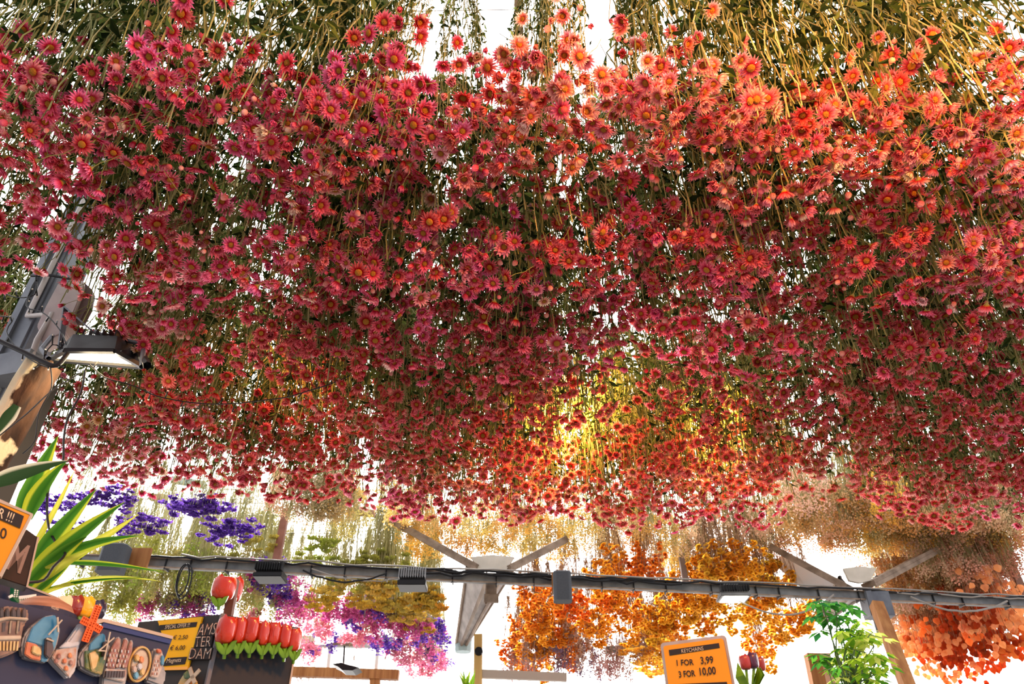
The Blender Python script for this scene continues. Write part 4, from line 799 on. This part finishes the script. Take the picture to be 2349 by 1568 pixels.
def tulip(name, c, r, h, mat, label, parent=None, axis=Vector((0, 0, 1)), facet=3, ph=0, leaf=None, cat='wooden tulip', group=None):
    t = parent or thing(name, label, cat, c - axis * h * .5, group)
    R_ = axis.to_track_quat('Z', 'X').to_matrix().to_4x4(); Mx = Matrix.Translation(c) @ R_
    prof = [(.02, -.5), (.30, -.49), (.42, -.40), (.49, -.2), (.50, .0), (.49, .2), (.45, .36), (.36, .46), (.20, .49), (.02, .42)]
    def wob(a, z): return 1 + .05 * math.cos(facet * (a + ph)) + .04 * abs(math.cos(facet * (a + ph) / 2 + .4))
    b = MB(); b.lathe([(p * 2 * r, z * h) for p, z in prof], 24, Mx, wob); b.build('blossom', mat, t, smooth=True)
    b = MB()
    for k in range(facet):     # overlapping outer petals with a pointed tip
        a0 = 6.2832 * k / facet + ph; rows = []
        for i in range(7):
            u = i / 6; z = -.46 + u * (1.0); w_ = math.sin(math.pi * min(u * .93 + .05, 1)) ** .7 * .95; rr = [1.02 * x for x in (.30, .44, .50, .515, .50, .46, .35)][i]
            rows.append([b.vert(Mx @ Vector((rr * 2 * r * math.cos(a0 + s_ * w_), rr * 2 * r * math.sin(a0 + s_ * w_), z * h + (.03 * h if s_ == 0 else 0)))) for s_ in (-1, -.5, 0, .5, 1)])
        for i in range(6):
            for j in range(4): b.face(rows[i][j], rows[i][j + 1], rows[i + 1][j + 1], rows[i + 1][j])
    b.build('petals', mat, t, smooth=True); return t
def leafpair(t, c, w, h, D_, mat, n=Vector((0, -1, 0))):
    right = Vector((1, 0, 0)); right = (right - n * right.dot(n)).normalized(); up = n.cross(right) * -1
    if up.z < 0: up = -up
    for s_ in (-1, 1):
        pts = [(0, 0), (.35, .10), (.75, .45), (1.0, 1.0), (.55, .92), (.22, .62), (0, .35)]
        b = MB(); b.prism([c + right * s_ * x * w + up * (y - 1) * h + n * .004 for x, y in pts], -n * .005); b.build('leaf', mat, t, bevel=.0008)
    b = MB(); b.tube([c + up * -h * .2, c + up * -h * 1.25], [.004, .0025], 6, True); b.build('stem', mat, t)
cols = [(675, 430, 'cream white', M('cream_lacquer', (.80, .62, .40), .3)), (800, 425, 'dark red', M('maroon_lacquer', (.22, .02, .01), .25, coat=.5)), (915, 435, 'yellow', M('yellow_lacquer', (.85, .40, .01), .25, coat=.5)), (1035, 470, 'blue-black', M('navy_lacquer', (.02, .02, .05), .25, coat=.5))]
for x, y, nm, mt in cols:
    q = A1.at(*SX([(x, y)])[0], 0); tt = tulip('wooden_tulip', q, .0135, .030, mt, '%s wooden tulip head peeping over the navy stand' % nm, ph=.5, group='wooden tulips behind the navy stand')
    leafpair(tt, q - Vector((0, 0, .002)), .012, .022, 0, MAT['tulipgreen'], A1.n)
b = MB(); hc = A1.at(105, 1402, -.02); hx = A1.u; b2 = Matrix.Translation(hc)
b.lathe([(.045, -.02), (.044, -.005), (.038, .008), (.026, .016), (.01, .019)], 28, b2); t = thing('round_ornament', 'round wicker brown ornament with a dark lettered band behind the navy stand', 'ornament', hc - Vector((0, 0, .02))); b.build('dome', M('wicker', (.22, .09, .05), .7, 0, 1, 12, (.42, .22, .14), stretch=(1, 1, 12)), t, smooth=True)
b = MB(); b.lathe([(.0455, -.021), (.0465, -.012), (.0445, -.003)], 28, b2); b.build('band', MAT['navy'], t)
lettering('lettering', 'HOLLAND', A1.at(117, 1395, .033), A1.at(134, 1400, .033), A1.at(118, 1388, .033), A1.n, MAT['cream'], t)
# ---------------------------------------------------------------- orange sign and letter block at the left edge
L1 = Plane(30, 1230, .95, 60)
t = thing('price_sign', 'orange special offer sign cut off by the left edge', 'sign', L1.at(0, 1330, 0))
slab('sign_board', L1, [(-170, 1085), (0, 1150), (72, 1181), (3, 1316), (-60, 1440), (-250, 1340)], .008, MAT['signorange'], t, -.008)
slab('sign_border', L1, [(-170, 1078), (0, 1144), (76, 1178), (3, 1322), (-3, 1320), (69, 1180), (0, 1152), (-170, 1088)], .010, MAT['edge'], t, -.009)
slab('title_strip', L1, [(-150, 1100), (0, 1158), (55, 1183), (46, 1211), (0, 1191), (-160, 1130)], .001, MAT['ink'], t, .0004)
lettering('lettering', 'SPECIAL OFFER !!!', L1.at(-140, 1133), L1.at(27, 1199), L1.at(-131, 1112), L1.n, MAT['cream'], t, .0016)
lettering('price', '2,50', L1.at(-40, 1220), L1.at(13, 1237), L1.at(-35, 1196), L1.n, MAT['ink'], t, .0008, .01)
L2 = Plane(50, 1280, 1.05, 55)
t = thing('letter_block', 'dark wooden block with a large pale letter M', 'letter block', L2.at(40, 1345, -.02))
slab('block', L2, [(60, 1212), (88, 1232), (62, 1345), (0, 1325), (-20, 1318), (20, 1240)], .03, M('dark_block', (.008, .006, .005), .5, 0, 1, 30, (.025, .012, .009)), t, -.03, bevel=.001)
slab('edge_strip', L2, [(86, 1230), (90, 1232), (64, 1346), (60, 1345)], .002, MAT['edge'], t, 0)
lettering('letter', 'M', L2.at(13, 1302), L2.at(47, 1314), L2.at(36, 1240), L2.n, M('greyish_letter', (.20, .14, .12), .6), t, .001, .02)
# ---------------------------------------------------------------- tall dark cabinet with the yellow sign and red tulips
CL = Plane(510, 1408, 1.25, 106); CR = Plane(510, 1408, 1.25, 52)
cab = thing('display_cabinet', 'charcoal display cabinet carrying the yellow sign and red wooden tulips', 'cabinet', CL.at(470, 1720, -.1))
slab('left_panel', CL, [(318, 1426), (510, 1408), (440, 1720), (240, 1720)], .012, MAT['slate'], cab, -.012)
slab('right_panel', CR, [(510, 1408), (686, 1439), (640, 1720), (440, 1720)], .012, M('black_board', (.012, .013, .018), .5), cab, -.012)
b = MB(); b.tube([CL.at(511, 1407, .001), CL.at(440, 1720, .001)], .004, 6); b.build('corner_strip', M('corner_strip', (.13, .12, .13), .4), cab)
b = MB(); b.prism([CL.at(318, 1426, -.002), CL.at(510, 1408, -.002), CR.at(686, 1439, -.002), CR.at(686, 1439, -.002) + Vector((-.10, .25, 0)), CL.at(318, 1426, -.002) + Vector((.05, .2, 0))], Vector((0, 0, -.01))); b.build('top_panel', MAT['slate'], cab)
slab('white_edge', CR, [(684, 1442), (688, 1442), (642, 1720), (638, 1720)], .002, MAT['edge'], cab, .0002)
Y = lambda pts: SX(pts, 300, 1300)
t = thing('price_sign', 'yellow magnets price sign on the charcoal cabinet', 'sign', CL.at(400, 1535, .002))
slab('sign_board', CL, Y([(290, 578), (770, 535), (608, 1102), (240, 1110), (365, 820)]), .004, MAT['signyellow'], t, .0005)
slab('title_strip', CL, Y([(310, 625), (716, 590), (702, 642), (300, 682)]), .0006, MAT['ink'], t, .0047)
slab('title_strip', CL, Y([(395, 978), (605, 965), (583, 1045), (330, 1068)]), .0006, MAT['ink'], t, .0047)
slab('lower_border', CL, Y([(240, 1085), (615, 1072), (606, 1104), (236, 1114)]), .0006, M('tan_border', (.75, .38, .08), .6), t, .0046)
LT = lambda nm, s_, a, b_, c_, mt, w=0: lettering(nm, s_, *[CL.at(*q, .0054) for q in Y([a, b_, c_])], CL.n, mt, t, .0004, w)
LT('lettering', 'SPECIAL OFFER !!!', (366, 668), (632, 642), (378, 626), MAT['cream'])
LT('price', '2: € 2,50', (395, 782), (610, 775), (408, 738), MAT['ink'], .01)
LT('price', '3: € 6,00', (360, 898), (580, 890), (374, 850), MAT['ink'], .01)
LT('lettering', 'Magnets', (385, 1032), (540, 1020), (396, 985), MAT['cream'])
t = thing('letter_magnet', 'black letter magnet spelling AMS TER DAM in three rows', 'magnet', CL.at(460, 1515, .002))
for (a, b_, c_), s_ in ((((712, 742), (905, 725), (752, 612)), 'AMS'), (((686, 862), (858, 855), (705, 748)), 'TER'), (((622, 990), (850, 988), (650, 872)), 'DAM')):
    q = Y([(a[0] - 12, a[1] + 8), (b_[0] + 8, b_[1] + 8), (c_[0] + b_[0] - a[0] + 8, c_[1] + (b_[1] - a[1]) - 6), (c_[0] - 6, c_[1] - 6)])
    slab('letter_row', CL, q, .006, MAT['ink'], t, .0005, bevel=.001)
    lettering('letters', s_, *[CL.at(*p, .0068) for p in Y([a, b_, c_])], CL.n, M('letter_print', (.30, .12, .06), .5, 0, 1, 300, (.60, .50, .40)), t, .0006, -.01)
t = thing('windmill_magnet', 'small yellow and orange windmill magnet low on the charcoal cabinet', 'magnet', CL.at(435, 1575, .002))
slab('base', CL, Y([(590, 1120), (610, 1110), (650, 1180), (700, 1230), (690, 1300), (480, 1300), (530, 1200)]), .008, CE['gold'], t, .0005, bevel=.002)
slab('roof', CL, Y([(560, 1150), (610, 1105), (650, 1165), (630, 1200), (570, 1200)]), .004, CE['green'], t, .0085, bevel=.001)
slab('door', CL, Y([(600, 1215), (650, 1215), (640, 1290), (590, 1290)]), .003, CE['orange'], t, .0085, bevel=.001)
b = MB()
for p, q in (((635, 1085), (690, 1250)), ((745, 1105), (590, 1270))): b.beam(CL.at(*Y([p])[0], .014), CL.at(*Y([q])[0], .014), .006, .002, CL.n)
b.build('sails', CE['cream'], t)
# red wooden tulips
spots = [((945, 1115), (560, 800)), ((1110, 1225), (568, 800)), ((1225, 1360), (562, 795)), ((1360, 1486), (610, 825)), ((1480, 1596), (616, 825)), ((1590, 1722), (645, 858)), ((1698, 1820), (685, 888))]
for k, ((x0, x1), (y0, y1)) in enumerate(spots):
    cx, cy = (x0 + x1) / 2, (y0 + y1) / 2; q = CR.at(*Y([(cx, cy)])[0], .026); dpt = (q - EYE).length
    sc = dpt / F * 1.0; r = (x1 - x0) / 4.698 * sc * .52; h = (y1 - y0) / 4.698 * sc * 1.02
    t = tulip('wooden_tulip', q, r, h, MAT['tulipred'], 'red wooden tulip, %s from the left in the row of seven' % ORD[k], axis=Vector((.04, -.1, 1)).normalized(), ph=.4 + .9 * k, group='red wooden tulips on the charcoal cabinet')
    leafpair(t, q - Vector((0, 0, h * .42)) + CR.n * .008, r * 1.15, h * .52, 0, MAT['tulipgreen'], (CR.n + Vector((0, 0, -.3))).normalized())
q = CL.at(521, 1348, -.01); b = MB(); b.beam(P(538, 1330, 1.27), P(518, 1440, 1.27), .014, .012, Vector((0, 1, 0))); tag(b.build('display_stick', M('brown_stick', (.10, .045, .035), .6)), 'dark brown stick rising from the cabinet corner between two tulips', 'stick')
for k, (x, y, w, h, D_) in enumerate([(514, 1349, 44, 44, 1.24), (541, 1352, 26, 46, 1.31)]):
    q = P(x, y, D_); sc = (q - EYE).length / F
    t = tulip('wooden_tulip', q, w * sc * .52, h * sc * 1.05, MAT['tulipred'], ['large red wooden tulip fixed to the front of the brown stick', 'red wooden tulip half hidden behind the brown stick'][k], axis=Vector((.05, -.1, 1)).normalized(), ph=.2 + k)
    leafpair(t, q - Vector((0, 0, h * sc * .42)) + Vector((0, -.01, 0)), w * sc * .42, h * sc * .5, 0, MAT['tulipgreen'], Vector((0, -1, -.3)).normalized())
# ---------------------------------------------------------------- keychain sign and its tulips
K = Plane(1590, 1510, 1.30, -64)
def rounded(c, rx, ry, n=5):            # corners TL TR BR BL in pixels
    out = []
    for i in range(4):
        p, a, b_ = Vector(c[i]), Vector(c[i - 1]), Vector(c[(i + 1) % 4]); u = p + (a - p).normalized() * rx; v = p + (b_ - p).normalized() * rx
        for k in range(n + 1): s_ = k / n; out.append(tuple((1 - s_) ** 2 * u + 2 * s_ * (1 - s_) * p + s_ * s_ * v))
    return out
t = thing('price_sign', 'orange keychains price sign with rounded silver frame', 'sign', K.at(1620, 1700, 0))
slab('frame', K, rounded([(1514, 1474), (1664, 1455), (1710, 1700), (1545, 1712)], 9, 9), .010, M('silver_frame', (.30, .22, .18), .35, .6, 1, 15, (.42, .33, .28)), t, -.010, bevel=.001)
slab('sign_board', K, rounded([(1521, 1481), (1658, 1463), (1702, 1690), (1551, 1702)], 6, 6), .003, MAT['signorange'], t, .0003)
slab('title_strip', K, [(1534, 1490), (1649, 1474), (1651, 1485), (1536, 1503)], .0006, MAT['ink'], t, .0034)
slab('title_strip', K, [(1536, 1569), (1667, 1563), (1672, 1580), (1540, 1586)], .0006, MAT['ink'], t, .0034)
KT = lambda nm, s_, a, b_, c_, mt, w=0: lettering(nm, s_, K.at(*a, .0042), K.at(*b_, .0042), K.at(*c_, .0042), K.n, mt, t, .0004, w)
KT('lettering', 'KEYCHAINS', (1564, 1497), (1614, 1490.5), (1563, 1488), MAT['cream'], -.01)
KT('lettering', '1 FOR', (1553, 1526), (1592, 1524), (1551.5, 1513), MAT['ink'], .02)
KT('price', '3,99', (1608, 1522), (1637, 1520), (1606, 1506), MAT['ink'], .02)
KT('lettering', '3 FOR', (1558, 1553), (1596, 1550), (1556, 1539), MAT['ink'], .02)
KT('price', '10,00', (1606, 1548), (1643, 1545), (1604, 1531), MAT['ink'], .02)
for x, y, w, h, mt, nm in ((1709, 1519, 22, 28, M('red_purple_lacquer', (.28, .03, .03), .3, coat=.4), 'red and purple'), (1727, 1515, 21, 30, M('violet_lacquer', (.06, .015, .05), .3, coat=.4), 'dark violet'), (1744, 1523, 18, 26, cols[1][3], 'dull red')):
    q = P(x, y, 1.5 if x != 1744 else 1.53); sc = (q - EYE).length / F
    t = tulip('wooden_tulip', q, w * sc * .52, h * sc, mt, '%s wooden tulip right of the keychains sign' % nm, ph=x * .3)
    b = MB(); b.tube([q - Vector((0, 0, h * sc * .4)), P(1722, 1640, 1.52)], .003, 6); b.build('stem', MAT['tulipgreen'], t)
    tipx = {1709: 1692, 1727: 1738, 1744: 1744}[x]; p0, p1, m = P(1722, 1600, 1.49), P(tipx, 1517 if x == 1709 else 1528, 1.49), P((1722 + tipx * 2) / 3 - (4 if x == 1709 else -8), 1550, 1.47)
    b = MB(); s_ = Vector((.008, 0, .002)); b.prism([p0 - s_ * .6, m - s_ * 1.1, p1, m + s_ * 1.1, p0 + s_ * .6], Vector((0, .003, 0))); b.build('leaf', MAT['tulipgreen'], t, bevel=.0006)
# ---------------------------------------------------------------- yucca
MAT['yucca'] = thin('striped_leaf', ramp=[(0, (.42, .50, .03)), (.22, (.50, .58, .05)), (.34, (.06, .20, .02)), (.7, (.03, .13, .015)), (1, (.10, .26, .03))], trans=.35)
MAT['yellowleaf'] = thin('yellow_leaf', ramp=[(0, (.40, .46, .04)), (.5, (.66, .66, .10)), (1, (.50, .56, .06))], trans=.4)
MAT['darkleaf'] = thin('dark_leaf', ramp=[(0, (.02, .05, .02)), (.7, (.03, .07, .03)), (.85, (.5, .55, .42)), (1, (.6, .62, .5))], trans=.2)
yc = thing('yucca_plant', 'yucca with long green and yellow striped leaves at the left', 'plant', P(70, 1420, 1.30))
def blade(pts, w, D, mt='yucca', flip=1, fold=.25):
    n = 12; P3 = []
    (x0, y0), (x1, y1), (x2, y2) = pts
    for k in range(n + 1):
        u = k / n; x = (1 - u) ** 2 * x0 + 2 * u * (1 - u) * x1 + u * u * x2; y = (1 - u) ** 2 * y0 + 2 * u * (1 - u) * y1 + u * u * y2
        P3.append(P(x, y, D[0] + (D[1] - D[0]) * u))
    b = MB(); rows = []
    for k, p in enumerate(P3):
        d = (P3[min(k + 1, n)] - P3[max(k - 1, 0)]).normalized(); view = (p - EYE).normalized(); s_ = d.cross(view).normalized() * flip
        u = k / n; ww = w / F * (p - EYE).length * .5 * (min(1, .55 + u * 1.5) * (1 - u ** 2.2) + .01)
        rows.append([b.vert(p + s_ * ww * j + view * ww * fold * (1 - abs(j)) , (j + 1) / 2) for j in (-1, -.5, 0, .5, 1)])
    for k in range(n):
        for j in range(4): b.face(rows[k][j], rows[k][j + 1], rows[k + 1][j + 1], rows[k + 1][j])
    b.build('leaf', MAT[mt], yc, smooth=True)
blade([(45, 1200), (80, 1100), (134, 998)], 42, (1.30, 1.26), flip=1)
blade([(60, 1190), (85, 1110), (156, 1054)], 34, (1.28, 1.24), 'yucca', -1)
blade([(70, 1260), (130, 1170), (173, 1074)], 12, (1.27, 1.24), 'yellowleaf')
blade([(-30, 1112), (60, 1075), (158, 1056)], 34, (1.10, 1.14), 'darkleaf', 1)
blade([(80, 1290), (135, 1215), (223, 1119)], 38, (1.26, 1.20), 'yucca', 1)
blade([(60, 1335), (150, 1235), (288, 1150)], 40, (1.24, 1.18), 'yucca', -1)
blade([(90, 1320), (200, 1260), (319, 1178)], 24, (1.27, 1.24), 'yellowleaf')
blade([(95, 1300), (190, 1240), (322, 1228)], 26, (1.25, 1.20), 'yucca', 1)
blade([(60, 1350), (140, 1262), (200, 1230)], 34, (1.22, 1.20), 'yucca', 1)
blade([(62, 1310), (85, 1240), (120, 1180)], 16, (1.3, 1.26), 'yellowleaf')
blade([(60, 1345), (140, 1290), (205, 1262)], 26, (1.23, 1.2), 'yellowleaf')
blade([(140, 1290), (240, 1285), (385, 1313)], 11, (1.24, 1.2), 'yucca', -1)
blade([(80, 1372), (200, 1300), (375, 1334)], 10, (1.25, 1.22), 'yellowleaf')
blade([(100, 1352), (200, 1325), (340, 1325)], 8, (1.25, 1.22), 'yucca')
blade([(80, 1362), (120, 1330), (168, 1285)], 18, (1.24, 1.22), 'yucca', 1)
blade([(110, 1385), (190, 1360), (216, 1392)], 16, (1.20, 1.18), 'yucca', 1)
blade([(40, 930), (10, 970), (-20, 1010)], 26, (1.2, 1.15), 'darkleaf', 1)
b = MB(); b.tube([P(70, 1420, 1.30), P(66, 1340, 1.30)], .022, 10, True); b.build('cane', M('cane', (.12, .08, .05), .8), yc)
